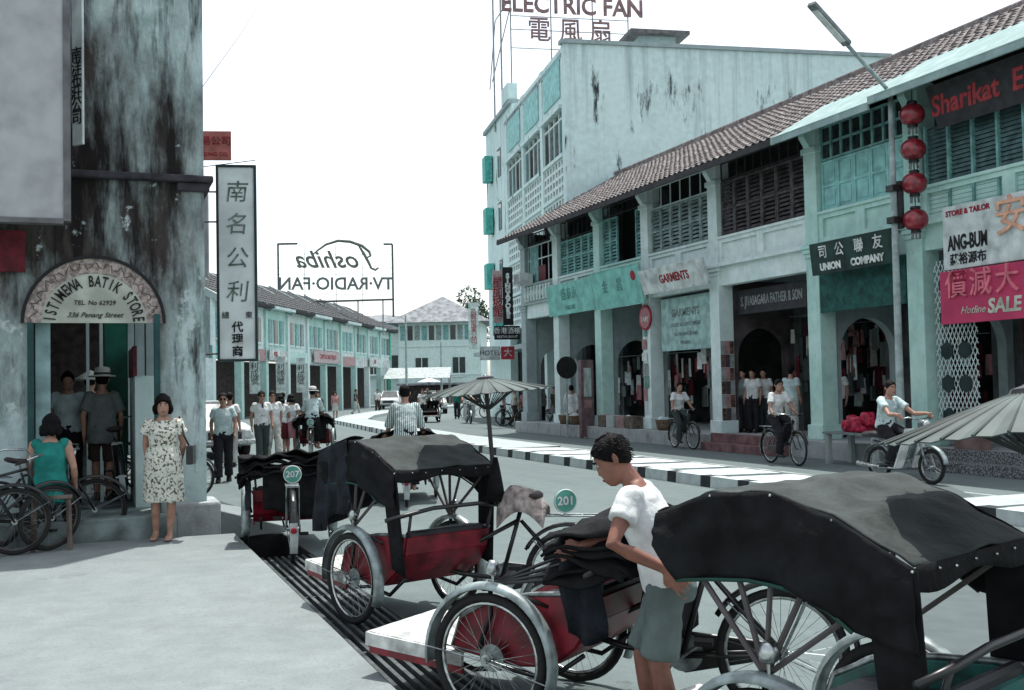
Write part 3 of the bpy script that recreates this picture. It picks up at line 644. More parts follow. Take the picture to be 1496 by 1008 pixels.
def gsign(name, label, z0, z1, y0, y1, x, bm, texts, tilt=0, th=.08, **k):
    w, h = y1-y0, z1-z0
    return sign(name, label, (x, (y0+y1)/2, (z0+z1)/2), FRT, (-sin(tilt), 0, cos(tilt)), w, h, th, bm, texts(w, h), **k)
gy1 = at_x(1368, 300, FX-.3).y; gy0 = 12.3
zt = at_x(1430, 292, FX-.25).z; zb = at_x(1430, 388, FX-.25).z
gsign('shop_sign', 'white shop fascia with orange character and black pictured lettering', zb, zt, gy0, gy1-.05, FX-.22, BW, lambda w, h: [
    ('安', -w/2+1.62, h*.15, h*.62, INKP, dict(bold=.004, extrude=.03)), ('ANG-BUM', -w/2+.60, -h*.1, h*.32, INK, dict(bold=.012, xs=.56)), ('莊裕源布', -w/2+.6, -h*.36, h*.19, INK, dict(bold=.004)), ('STORE & TAILOR', -w/2+.62, h*.38, h*.12, INKR, dict(bold=.004))])
zt2 = zb-.03; zb2 = at_x(1430, 470, FX-.3).z
gsign('shop_sign', 'bright pink sale banner with raised pink characters and cream lettering', zb2, zt2, gy0, gy1, FX-.28, BPINK, lambda w, h: [
    ('價', -w/2+.42, h*.2, h*.55, mat('letter_rose', (.72,.18,.24), .6), dict(bold=.004, extrude=.03)), ('減', -w/2+1.0, h*.2, h*.55, mat('letter_rose', (.72,.18,.24)), dict(bold=.004, extrude=.03)), ('大', -w/2+1.6, h*.2, h*.55, mat('letter_rose', (.72,.18,.24)), dict(bold=.004, extrude=.03)),
    ('Hotline', -w/2+.78, -h*.27, h*.2, CREAM, dict(shear=.4)), ('SALE', -w/2+1.5, -h*.24, h*.36, CREAM, dict(bold=.012, shear=.1))])
zt3 = at_x(1430, 97, FX-.5).z; zb3 = at_x(1430, 165, FX-.5).z
gsign('shop_sign', 'dark overhanging signboard with red script under the eave', zb3, zt3, gy0, gy1-.02, FX-.35, BDARK, lambda w, h: [('Sharikat  Eng', -w/2+1.25, 0, h*.62, mat('letter_rust', (.40,.05,.06), .6), dict(shear=.35, bold=.012))], tilt=.35)
# round signs and odd fittings
p = at_x(950, 462, FX-.2)
o = frame_obj('round_sign', 'round red and white enamel sign fixed to a whitewashed column', 'sign', (FX-.06, YB[3]-.05, p.z), FRT, UPZ)
MB().lathe([(.36,-.04),(.36,0)], 28).build('board', INKR, o); MB().lathe([(.30,.0),(.30,.004)], 28).build('face', mat('sign_rose', (.40,.18,.2), .6), o); put_text(o, 'TAPE', 0, -.06, .2, INKW)
for k in range(7):
    sz = (rnd(.16,.3), rnd(.2,.4)); MB_p = MB().box((FX-.012-.003*k, YB[3]+rnd(-.12,.12), 1.0+k*.36), (.006, sz[0], sz[1]))
    pm_ = [BW, mat('paper_pink', (.38,.22,.22), .9), mat('paper_green', (.15,.3,.26), .9), mat('paper_grey', (.3,.32,.32), .9)][k % 4]
    o = tag(MB_p.build('wall_poster', pm_), 'torn paper poster pasted on the whitewashed garment shop column', 'poster', 'posters on the garment shop column')
for k in range(18):
    i, j = k % 3, k//3
    pm_ = [mat('paper_brown', (.16,.09,.08), .9, var=.4, scale=12), mat('paper_pink', (.38,.22,.22)), mat('paper_grey', (.3,.32,.32)), mat('paper_dark', (.07,.06,.07), .9)][(k*7+j) % 4]
    yq = YB[4]-.224-.002*(k % 2)
    tag(MB().box((FX+.08+i*.13, yq, .85+j*.34), (.125, .006, .33)).build('wall_poster', pm_), 'small printed poster in the mosaic on the shadowed column side', 'poster', 'posters tiled over one column side')
# ------------------------------------------------------------------ goods, red lanterns, lamp post
def lantern(i):
    p = [at_d(1331, y, 19.9) for y in (168, 219, 267, 321)][i]
    x, y = FX-.45, YB[6]+.05
    p = at_x((1331,1333,1336,1338)[i], (168,219,268,321)[i], x); p0 = at_x(1335, 240, x)
    o = thing('paper_lantern', ['topmost red lantern in the hanging string, close under the eave', 'red lantern second from the top of the hanging string', 'red lantern third from the top of the hanging string', 'lowest red lantern of the hanging string'][i], 'lantern', (x, p0.y, p.z), 0, 'string of red lanterns')
    LAN = mat('red_lantern', (.30,.02,.035), .35, var=.3, scale=12, spec=.6, coat=.3); r_ = .235
    q = MB(); n = 24
    q.loft([[V((r_*(1-.035*(j % 2))*sin(pi*k/12)**.75*cos(2*pi*j/n), r_*(1-.035*(j % 2))*sin(pi*k/12)**.75*sin(2*pi*j/n), -.2*cos(pi*k/12))) for j in range(n)] for k in range(1,12)])
    q.build('shade', LAN, o, smooth=True)
    MB().lathe([(.09,.19),(.10,.22),(.09,.25)], 14).build('top_cap', BLACKMET, o); MB().lathe([(.09,-.25),(.10,-.22),(.09,-.19)], 14).build('bottom_cap', BLACKMET, o)
    q = MB()
    for k in range(8): a = 2*pi*k/8; q.tube([(.07*cos(a), .07*sin(a), -.24), (.08*cos(a), .08*sin(a), -.36)], .012, 5)
    q.build('tassel', mat('grey_tassel', (.2,.2,.2), .9), o)
    MB().tube([(0,0,.24),(0,0,.45)], .008, 5).build('cord', BLACKMET, o)
for i in range(4): lantern(i)
lp = at_x(1316, 600, FX-.75)
LP = thing('street_lamp', 'slim grey street lamp post with long angled arm over the road', 'street lamp', (lp.x, lp.y, 0))
LAMPM = mat('lamp_grey', (.36,.44,.43), .6, var=.2)
MB().tube([(0,0,0),(0,0,1.2),(0,0,7.1)], [.085,.075,.05], 10).build('post', LAMPM, LP, smooth=True)
MB().lathe([(.13,0),(.13,.25),(.09,.3)], 12).build('base', LAMPM, LP)
MB().tube([(0,0,6.95),(-.06,-.02,7.12),(-1.5,-.45,7.9)], .038, 8).build('arm', LAMPM, LP)
MB().beam((-1.25,-.38,7.78), (-2.25,-.68,8.32), .17, .09).build('lamp_head', mat('lamp_head', (.22,.25,.25), .5), LP, bevel=.02)
MB().beam((-1.4,-.425,7.80), (-2.15,-.65,8.21), .12, .03).build('lens', INKW, LP)
for z in (5.2, 4.6): MB().b2(-.1, .1, -.1, .1, z, z+.12).build('clamp', BLACKMET, LP)
MB().b2(.05, .17, -.09, .09, 4.5, 5.4).build('ballast_box', BDARK, LP, bevel=.02)
# tangle of goods: hanging garments and shelves
def goods(name, label, x, y0, y1, z0, z1, n, seed):
    random.seed(seed); o = thing(name, label, 'goods', (x, (y0+y1)/2, FL)); cols = [WHITEC, PINKC, GREYC, REDD, mat('paper_brown', (.16,.09,.08)), BLUEC, DKGREY, MAROON, KHAKI]
    MB().tube([(0,-(y1-y0)/2,z1-FL),(0,(y1-y0)/2,z1-FL)], .015, 6).build('rail', STEEL, o)
    for k in range(n):
        y_ = rnd(-(y1-y0)/2+.1, (y1-y0)/2-.1); h = rnd(.3,.6); w_ = rnd(.12,.26); z_ = rnd(z0-FL+h, z1-FL); xx_ = rnd(-.15,.15)
        q = MB(); q.grid(lambda u, v: V((xx_+.03*sin(9*u+k), y_+(u-.5)*w_*(1-.25*v), z_-h*(1-v))), 4, 3); q.build('garment', random.choice(cols), o, solid=.01)
    random.seed(11)
goods('clothes_rack', 'crowded hanging clothes display in the garment shop doorway', FX+.7, 24.8, 26.2, 1.0, 3.0, 40, 3)
goods('clothes_rack', 'dim rows of hung goods inside the brown shuttered shop', FX+3.0, 21.0, 23.7, .9, 3.1, 50, 4)
goods('clothes_rack', 'dark clutter of hung goods inside the shop with the dark green sign', FX+2.7, 17.8, 19.3, .9, 2.6, 22, 5)
goods('clothes_rack', 'dim goods stacked inside the wide pink banner shop', FX+2.6, 12.5, 15.6, .8, 2.4, 34, 6)
goods('clothes_rack', 'dim cloth hung in the open-windowed house passage', FX+2.0, 28.4, 30.6, .9, 2.6, 26, 8)
goods('clothes_rack', 'dim cloth hung under the closed teal shutters', FX+2.0, 31.6, 33.9, .9, 2.6, 26, 9)
goods('clothes_rack', 'crowded hung cloth beside the poster column opening', FX+1.75, 20.8, 23.4, 1.1, 3.3, 60, 10)
# stall table with red bundles in front of the row
c = at_z(1275, 668, 0); c = V((FX-.75, 17.75, 0))
tb = thing('stall_table', 'low plank stall table on white legs by the road edge', 'table', c)
MB().b2(-.35, .35, -.9, .7, .60, .64).build('table_top', mat('grey_plank', (.20,.24,.23), .8), tb)
for sx, sy in ((-.28,-.8),(.28,-.8),(-.28,.6),(.28,.6)): MB().b2(sx-.05, sx+.05, sy-.05, sy+.05, 0, .6).build('leg', WHITEP, tb)
random.seed(5)
for k in range(9):
    q = MB(); yy_ = c.y-.55+.11*k+rnd(-.03,.03); ph_ = rnd(0,6)
    r_ = (rnd(.10,.17), rnd(.12,.18), rnd(.08,.15)); q.sphere((c.x+rnd(-.2,.2), yy_, .64+r_[2]*.8+(.16 if k % 3 == 1 else 0)), r_, 18, 12)
    cc_ = V((sum(v_[0] for v_ in q.v)/len(q.v), sum(v_[1] for v_ in q.v)/len(q.v), sum(v_[2] for v_ in q.v)/len(q.v)))
    q.v = [tuple(cc_+(V(v_)-cc_)*(1+.28*sin(23*v_[1]+ph_)*sin(19*v_[2]+2*ph_)+.15*sin(41*v_[0]+ph_))) for v_ in q.v]
    tag(q.build('red_bundle', mat('red_plastic', (.45,.02,.06), .4, var=.35, scale=16, bump=.6, bscale=18), smooth=True), 'glossy red bundle heaped on the low stall table', 'bundle', 'red bundles on the stall table')
# ------------------------------------------------------------------ tall pale block beyond the row
az = R(9.5); tb0 = V((17.1, 38.2, 0))
TB = thing('office_block', 'tall pale blue plaster block with mildew stained blank side wall', 'building', tb0, -az)
# local: y along the street front, x into the plot
H1, L1, D1 = 15.2, 11.8, 13.8
MB().b2(0, D1, 0, .3, 0, H1-.35).build('side_wall', TALL, TB); MB().b2(D1-.3, D1, .3, L1, 0, H1-.35).build('rear_wall', TALL, TB)
MB().b2(-.12, D1+.1, -.1, .32, H1-.35, H1-.2).build('parapet_cap', SHOPG, TB)
MB().b2(0, D1, .3, L1, H1-.8, H1-.6).build('roof', SHOPG, TB)
# front wall: piers, spandrels and openings in three bays
f = MB()
for k in range(4):
    y = k*(L1-.45)/3; f.b2(0, .35, y + (.3 if k == 0 else 0), y+.45, 0, H1-.35)
f.build('front_pier', TALL, TB)
zt0, zt1 = 12.6, H1-.35
for k in range(3):
    ya, yb = k*(L1-.45)/3+.45, (k+1)*(L1-.45)/3
    MB().b2(.05, .35, ya, yb, zt0, zt1).build('parapet_panel', TALL, TB)
    MB().b2(.0, .04, ya+.3, yb-.3, zt0+.35, zt1-.25).build('aqua_inset', AQUAP, TB)
    MB().b2(-.10, .3, ya, yb, 12.45, 12.6).build('lintel', TALL, TB)
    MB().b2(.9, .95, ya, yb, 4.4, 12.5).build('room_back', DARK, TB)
    # top louvred window with leaves, pierced balustrades below
    q = MB()
    for i in range(5): yy_ = ya+(yb-ya)*i/4; q.b2(.08, .16, yy_-.04, yy_+.04, 10.7, 12.45)
    q.b2(.09, .15, ya, yb, 12.1, 12.18); q.build('window_frame', SHOPW, TB)
    for i in range(4):
        u0, u1 = ya+(yb-ya)*i/4+.05, ya+(yb-ya)*(i+1)/4-.05
        s_ = MB()
        for j in range(16): z = 10.75+j*.085; s_.add([(.10,u0,z-.03),(.14,u0,z+.04),(.14,u1,z+.04),(.10,u1,z-.03)], [(0,1,2,3)])
        s_.build('louvre', [TEALSH, GREYSH, GREYSH, BROWNSH][(i+k) % 4], TB, solid=.01)
    for zz, zh in ((9.2, 1.35), (7.6, 1.4), (6.0, 1.4), (4.5, 1.3)):
        q = MB(); nn = 7
        for i in range(nn+1): yy_ = ya+(yb-ya)*i/nn; q.b2(.04, .14, yy_-.07, yy_+.07, zz, zz+zh)
        for j in range(5): z = zz+zh*j/4; q.b2(.045, .135, ya, yb, z-.06, z+.06)
        q.build('pierced_screen', SHOPW, TB)
    for z in (10.55, 9.05, 7.45, 5.9, 4.35): MB().b2(-.04, .3, ya, yb, z, z+.14).build('floor_band', TALL, TB)
# penthouse
MB().b2(4.1, 5.7, 3.0, 5.4, H1-.6, H1+1.1).build('penthouse', SHOPG, TB); MB().b2(3.6, 6.2, 2.6, 5.9, H1+1.1, H1+1.26).build('penthouse_roof', mat('dark_slab', (.16,.15,.15), .9), TB)
# second block
T2 = thing('office_block', 'narrow far wing with green window hoods past the louvred block', 'building', tb0 + V((sin(az), cos(az), 0))*L1, -az)
H2 = 15.6; L2 = 7.2
MB().b2(.4, 9, .02, L2, 0, H2).build('wall', TALL, T2); MB().b2(.25, 9.1, -.0, L2+.1, H2, H2+.2).build('parapet_cap', SHOPG, T2); MB().b2(.2, .7, .05, 1.6, H2+.2, H2+1.0).build('roof_stub', TALL, T2)
for z in (13.2, 10.4, 7.4, 5.0):
    for k, y in enumerate((1.2, 3.4, 5.6)):
        w_ = MB().b2(.36, .42, y-.35, y+.35, z-.6, z+.8).build('window', GLASS, T2); MB().b2(.3, .40, y-.42, y+.42, z+.8, z+.9).build('sill', SHOPW, w_)
        if (k+int(z)) % 3 == 0: MB().b2(-.05, .34, y-.45, y+.45, z-.5, z+.85).build('window_hood', mat('green_hood', (.10,.46,.40), .6), w_)
# low front of the blocks at street level: dark arcade, awnings, hanging signs
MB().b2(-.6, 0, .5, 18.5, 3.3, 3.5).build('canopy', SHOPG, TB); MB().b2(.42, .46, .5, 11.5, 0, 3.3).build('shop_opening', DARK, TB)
def tw(t, x, z): p = tb0 + V((sin(az), cos(az), 0))*t + V((cos(az), -sin(az), 0))*x; return V((p.x, p.y, z))
vr = V((cos(YAW), -sin(YAW), 0))
def vsign(name, label, px, pyt, pyb, wpx, d, bm, texts, **k):
    c = at_d(px, (pyt+pyb)/2, d); s_ = d/FPX
    return sign(name, label, c, (.985,-.17,0), UPZ, wpx*s_, (pyb-pyt)*s_, .06, bm, texts(wpx*s_, (pyb-pyt)*s_), **k)
vsign('vertical_sign', 'black vertical sign spelling Singapore in white letters', 742, 390, 475, 15, 45, INK, lambda w, h: [('S\nI\nN\nG\nA\nP\nO\nR\nE', 0, .0, h/8.6, INKW, dict(line=.74, bold=.02))])
vsign('vertical_sign', 'pale vertical sign with four big red characters', 727, 395, 472, 14, 45.3, mat('board_rose', (.5,.36,.36), .7), lambda w, h: [('星\n加\n坡\n館', 0, -h*.02, h/4.6, INKR, dict(line=.85, bold=.002))])
vsign('vertical_sign', 'small black sign with white characters under the vertical signs', 741, 476, 496, 38, 44.6, INK, lambda w, h: [('香港酒樓', 0, h*.12, h*.5, INKW, {}), ('RESTAURANT', 0, -h*.3, h*.25, INKW, {})])
vsign('vertical_sign', 'slim white vertical sign with small red characters far down the street', 692, 442, 510, 15, 62, BW, lambda w, h: [('長興電業公司', 0, 0, .1, INKR, {})] if False else [('長\n興\n電\n業\n公\n司', 0, -h*.02, h/6.8, INKR, dict(line=.85))])
vsign('vertical_sign', 'small red shop sign low on the pale block', 742, 506, 525, 20, 46, mat('board_red', (.45,.05,.07), .6), lambda w, h: [('大', 0, 0, h*.7, INKW, {})])
vsign('vertical_sign', 'white horizontal shop fascia on the far wing of the pale block', 716, 506, 526, 30, 52, BW, lambda w, h: [('HOTEL', 0, 0, h*.5, INK, {})])
# roof-top electric fan sign on lattice
c = at_d(836, 30, 56)
rs = frame_obj('rooftop_sign', 'rooftop lattice sign reading electric fan over Chinese characters', 'sign', c, (.985,-.17,0), UPZ)
RUST = mat('rust_sign', (.27,.17,.165), .8); THINM = mat('lattice_grey', (.30,.33,.33), .7)
sc_ = 56/FPX
put_text(rs, 'ELECTRIC FAN', .05, .72, 1.25, RUST, extrude=.06, bold=.02, xs=.92)
for i, ch in enumerate('電風扇'): put_text(rs, ch, (-1.75, -.1, 1.5)[i], -.62, 1.35, RUST, extrude=.06, xs=.92)
q = MB()
for y_ in (-1.5, -.55, .15, 1.3): q.tube([(-3.2,y_,-.1),(3.0,y_,-.1)], .03, 4)
for x_ in (-3.2, -1.1, 1.1, 3.0): q.tube([(x_,1.3,-.1),(x_,-3.4,-.1)], .035, 4)
q.tube([(-3.2,.6,-.1),(-4.2,-3.3,-.1)], .03, 4); q.tube([(-3.1,1.2,-.1),(-3.9,.0,-.6),(-4.2,-3.5,-.8)], .03, 4)
q.build('lattice', THINM, rs)
for px in (722, 733):
    a = at_d(px, 108, 58); 
    tag(MB().tube([(a.x,a.y,H2-.5),(a.x,a.y,a.z+4.5)], .05, 5).build('roof_mast', THINM), 'thin upright mast on the far wing roof edge', 'mast', 'roof masts')
# ------------------------------------------------------------------ far left row, curving away to the right
r0_ = V((10.4, 71, 0)); rd = V((.47, .883, 0)).normalized(); rn = V((rd.y, -rd.x, 0))
ROOFD = grime('dark_old_tiles', (.072,.076,.078), [((.16,.17,.17), 6, 1, .52, .70, None, 51), ((.03,.027,.03), 4, 1, .52, .70, None, 52)])
pal = [(SHOPG, SHOPW), (SHOPW, SHOP), (SHOP, SHOP), (SHOPW, SHOPW), (SHOP, SHOPW), (SHOP, SHOP), (SHOPW, SHOP), (SHOP, SHOP), (SHOP, SHOPW), (SHOPW, SHOP)]
GREENF = mat('bright_green_paint', (.16,.52,.38), .7)
UW = 4.35
desc = ['grey-walled shophouse nearest the corner end of the far curved row', 'far shophouse with a white fascia and narrow white windows', 'far aqua shophouse with teal shutters beside white neighbour', 'far white shophouse with tall narrow openings mid row', 'far aqua shophouse above the long red and white fascia',
        'far aqua shophouse with wide dark teal shutters', 'far pale shophouse beside the wide shuttered one', 'far aqua shophouse next to the bright green pillar', 'last far shophouse with bright green pillar at the row end', 'last']
for i in range(-2, 8):
    wl_, cl_ = pal[(i+2) % 10]; p = r0_ + rd*(i*UW); ang = atan2(rn.y, rn.x)     # local x toward street, y along row (backwards)
    s_ = thing('far_shophouse', ['far shophouse half hidden behind the tall vertical sign'] [0] if i == -2 else desc[i+1], 'building', p, atan2(rd.y, rd.x)-pi/2, 'shophouses of the far curved row')
    # local y = along rd, local x = rn (toward street)
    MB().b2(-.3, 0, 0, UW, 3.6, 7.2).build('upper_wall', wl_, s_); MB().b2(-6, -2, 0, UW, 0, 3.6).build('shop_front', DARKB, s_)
    MB().b2(-.1, .12, 0, UW, 3.55, 4.3).build('fascia', [BW, SHOP, BW, BTEAL, mat('board_pinkish', (.45,.30,.30), .7)][i % 5], s_)
    for yy_ in (.0, UW-.4) if i == 7 else (.0,):
        MB().b2(-.3, .14, yy_, yy_+.42, 0, 7.2).build('column', GREENF if i == 7 and yy_ > 1 else cl_, s_)
    for k in range(3):
        y_ = .75+k*1.12
        wd = MB().b2(.0, .05, y_, y_+.75, 4.75, 6.3).build('window', [TEALSH, GLASS, TEALSH, GREYSH][(i+k) % 4] if i != 4 else TEALSH, s_)
        MB().b2(.0, .09, y_-.08, y_+.83, 4.62, 4.75).build('sill', SHOPW, wd); MB().b2(.05, .07, y_+.35, y_+.40, 4.75, 6.3).build('mullion', SHOPW, wd)
    q = MB(); q.T = Matrix.Rotation(pi, 4, 'Z') @ Matrix.Translation((0, -UW, 0)); tiles(q, -.75, 7.1, 4.2, 9.5, .15, UW+.0, wl=.45, row=.6); q.build('roof', ROOFD, s_)['kind'] = 'stuff'
    q = MB(); q.prism([(.7,7.0),(-4.2,9.7),(-4.2,9.1),(.5,6.7)], lambda u, v, d: V((u, d, v)), -.13, .13); q.build('fire_wall', SHOPG, s_)
    MB().b2(.3, .75, .15, UW-.1, 6.92, 7.1).build('gutter', GRILLE if i % 2 else SHOPW, s_)
for k, (t_, zz, ww, hh, m_, tx, lb_) in enumerate([(1.2, 4.0, 2.2, .7, BW, '泰豐', 'small white board on the far row beside the vertical sign'), (13.0, 4.1, 6.8, .9, mat('board_rosewhite', (.5,.42,.42), .7), 'CAPITOL BOUTIQUE', 'long rose and white fascia sign on the far curved row'), (27.5, 4.0, 3.6, .8, BW, '永利', 'white board with red mark near the end of the far row')]):
    p = r0_ + rd*t_ + rn*.35; sign('far_sign', lb_, (p.x, p.y, zz), -rd if False else (rd.x, rd.y, 0), UPZ, ww, hh, .06, m_, [(tx, 0, 0, hh*.5, INKR, dict(bold=.01))])
for k, t_ in enumerate((-3.4, 1.4, 5.6)):
    p = r0_ + rd*t_ + rn*.6; sign('hanging_sign', ['narrow white hanging sign on the far row left of the columns', 'narrow pale hanging sign with black characters on a far column', 'narrow white hanging sign with large black characters near the women'][k], (p.x, p.y, 2.7), (.95,-.3,0), UPZ, .62, 2.4, .06, BW, [('利\n成\n號', 0, 0, .5, INK, dict(line=.9))])
# roof sign seen from behind, mirrored lettering
c = at_d(491, 397, 92)
ts = frame_obj('rooftop_sign', 'framed rooftop sign seen from behind, mirrored script and capitals', 'sign', c, (.985,-.17,0), UPZ)
q = MB(); hw, hh = 4.75, 2.35
q.beam((-hw,-hh-3,0), (-hw,hh,0), .16, .1, up=(0,0,1)); q.beam((hw,-hh-1.5,0), (hw,hh,0), .16, .1, up=(0,0,1)); q.beam((-hw,hh-.04,0), (-hw+1.6,hh+.0,0), .16, .1); q.beam((hw,hh,0), (hw-.75,hh,0), .16, .1); q.beam((hw,-hh,0), (-hw,-hh-.25,0), .16, .1)
q.build('frame', mat('sign_frame_grey', (.10,.12,.12), .7), ts)
q = MB()
for y_ in (-1.9, -.2, .35, 1.5): q.tube([(-hw-.8,y_,-.2),(hw,y_,-.2)], .018, 4)
for x_ in (-2.6, 0, 2.2): q.tube([(x_,hh,-.2),(x_,-hh-1.5,-.2)], .022, 4)
for x_ in (-1, 1.8, 3.9): q.tube([(x_,-hh,-.2),(x_,-hh-3,-.4)], .06, 4)
q.build('lattice', THINM, ts)
GRN = mat('sign_green_grey', (.16,.20,.19), .7); OLV = mat('sign_olive', (.15,.17,.14), .7)
put_text(ts, 'TV·RADIO·FAN', .0, -1.05, 1.45, GRN, extrude=.03, mirror=True, bold=.035, xs=.98)
put_text(ts, 'oshiba', -.55, .98, 2.0, OLV, extrude=.03, mirror=True, shear=.4, bold=.03, xs=1.02)
q = MB()
q.tube([(3.55,.35,0),(3.3,.15,0),(2.95,.3,0),(2.75,.75,0),(2.3,1.6,0),(1.85,2.3,0)], [.07,.1,.1,.12,.12,.06], 6)
q.tube([(-1.9,1.45,0),(-1.5,1.8,0),(-.8,2.3,0),(.2,2.62,0),(1.2,2.55,0),(2.2,2.2,0),(2.8,1.7,0),(2.9,1.35,0),(2.6,1.2,0)], [.05,.08,.1,.12,.13,.13,.12,.1,.06], 6)
q.build('script_stroke', OLV, ts)
# ------------------------------------------------------------------ far centre: hip-roofed house and neighbours
def hipbuild(name, label, c, w, d, h, rz, wallm, roofm, rh, ov=.8, win=()):
    o = thing(name, label, 'building', c, rz)
    MB().b2(-w/2, w/2, -d/2, d/2, 0, h).build('wall', wallm, o)
    q = MB(); a, b = w/2+ov, d/2+ov
    if rh:
        q.add([(-a,-b,h),(a,-b,h),(a,b,h),(-a,b,h),(0,-b*.15,h+rh),(0,b*.5,h+rh),(-a*.25,-b*.1,h+rh*.78),(a*.25,-b*.1,h+rh*.78)], [(0,1,4),(1,2,5,4),(2,3,5),(3,0,4,5),(3,2,1,0)])
        q.v = q.v[:6]; q.f = [f_ for f_ in q.f if max(f_) < 6]
    else: q.b2(-a, a, -b, b, h, h+.4)
    q.build('roof', roofm, o)
    for (x, z, ww, hh, m_) in win:
        wo = MB().b2(x-ww/2, x+ww/2, -d/2-.05, -d/2+.05, z-hh/2, z+hh/2).build('window', m_, o)
        MB().b2(x-.04, x+.04, -d/2-.08, -d/2-.05, z-hh/2, z+hh/2).build('mullion', SHOPW, wo); MB().b2(x-ww/2-.1, x+ww/2+.1, -d/2-.15, -d/2, z-hh/2-.15, z-hh/2).build('sill', SHOPW, wo)
    return o
GROOF = mat('grey_hip_roof', (.24,.26,.27), .8, var=.25, scale=2)
c = at_d(650, 560, 118); c.z = 0
PALEG = grime('pale_green_plaster', (.62,.76,.72), [((.5,.64,.61), 1, .5, .5, .75, None, 61)])
ho = hipbuild('hip_roof_house', 'pale green hip-roofed house closing the far end of the street', c, 8.6, 8, 8.4, -YAW-.06, PALEG, GROOF, 3.0, 1.2,
         [(-1.9,3.8,1.3,1.9,GLASS),(2.0,3.8,1.3,1.9,GLASS)])
q = MB()
for i in range(11): MB().b2(-4.1+i*.75, -4.1+i*.75+.55, -4.06, -3.95, 6.6, 8.1).build('gallery_window', [TEALSH, GLASS, GREYSH][i % 3], ho)
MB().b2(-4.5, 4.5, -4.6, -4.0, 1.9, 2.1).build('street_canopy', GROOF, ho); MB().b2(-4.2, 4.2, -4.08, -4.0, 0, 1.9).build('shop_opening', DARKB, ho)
for z in (5.9, 2.9): MB().b2(-4.4, 4.4, -4.12, -4.0, z, z+.2).build('string_course', SHOPW, ho)
c = at_d(585, 560, 122); c.z = 0
fb = hipbuild('far_terrace', 'low flat-roofed terrace beside the hip-roofed house', c, 9, 7, 7.6, -YAW, SHOPW, GROOF, 0, .3, [(-2.5,4.2,1.6,2,GLASS),(.2,4.2,1.6,2,GLASS),(3,4.2,1.6,2,GLASS),(-2.5,6.4,1.6,1,GLASS),(3,6.4,1.6,1,GLASS)])
MB().b2(-4.5, 4.5, -4.4, -3.5, 3.0, 3.2).build('balcony', SHOPW, fb)
c = at_d(560, 560, 150); c.z = 0
hipbuild('distant_block', 'long distant grey-roofed block behind the far terrace', c, 26, 8, 10.5, -YAW, SHOPG, GROOF, 1.2, .5, [(-9+i*3,8.6,1.6,1.2,GLASS) for i in range(7)])
c = at_d(610, 545, 100); c.z = 0
aw = thing('market_awning', 'pale canvas awning on posts near the hip-roofed house', 'awning', c, -YAW)
MB().add([(-3,-1,2.5),(3,-1,2.5),(3,1.5,3.5),(-3,1.5,3.5)], [(0,1,2,3)])  .build('canvas', mat('canvas_grey', (.40,.45,.44), .8), aw, solid=.04)
for sx in (-2.9, 2.9):
    for sy, zt in ((-.9, 2.5), (1.4, 3.4)): MB().tube([(sx,sy,0),(sx,sy,zt)], .05, 6).build('post', STEEL, aw)
# poles
for (px, d, h, lb_) in ((594, 88, 7.5, 'slim pale pole beside the far row end'), (645, 104, 6, 'slim pole before the hip-roofed house')):
    c = at_d(px, 560, d); tag(MB().tube([(c.x,c.y,0),(c.x,c.y,h)], [.12,.07], 8).build('utility_pole', LAMPM), lb_, 'pole')
# ------------------------------------------------------------------ distant trees
def tree(label, c, h, r_, seed, n=2600, col=None):
    random.seed(seed); o = thing('tree', label, 'tree', c)
    q = MB(); q.tube([(0,0,0),(.1,.05,h*.35),(-.1,.1,h*.7)], [.28,.2,.08], 8)
    cl = []
    for k in range(9):
        a = rnd(0, 6.28); e = V((cos(a)*r_*rnd(.4,.8), sin(a)*r_*rnd(.4,.8), h*rnd(.5,.92))); q.tube([(0,.05,h*rnd(.3,.5)), e*.6+V((0,0,h*.25)), e], [.1,.06,.02], 5); cl.append((e, r_*rnd(.35,.5)))
    cl.append((V((0,0,h*.9)), r_*.5))
    q.build('trunk', WOOD, o); lf = MB()
    for k in range(n):
        cc, rr2 = random.choice(cl); d = V((random.gauss(0,1), random.gauss(0,1), random.gauss(0,.8))).normalized()*rr2*rnd(.5,1)**.5
        p = cc+d; s_ = rnd(.12,.28); u = V((rnd(-1,1), rnd(-1,1), rnd(-1,1))).normalized(); v_ = u.cross(V((rnd(-1,1), rnd(-1,1), 1))).normalized()
        lf.add([p-u*s_, p+v_*s_*.6, p+u*s_, p-v_*s_*.6], [(0,1,2,3)])
    lf.build('crown', col or mat('foliage', (.06,.115,.075), .7, var=.4, scale=3), o); random.seed(13)
c = at_d(687, 560, 150); c.z = 0; tree('dark rounded tree rising behind the slim white vertical sign', c, 15.5, 3.4, 1)
c = at_d(560, 560, 175); c.z = 0; tree('distant tree beyond the long grey-roofed block', c, 12.5, 4, 2)
c = at_d(633, 560, 165); c.z = 0; tree('distant tree showing past the hip roof ridge', c, 11.0, 4, 3)
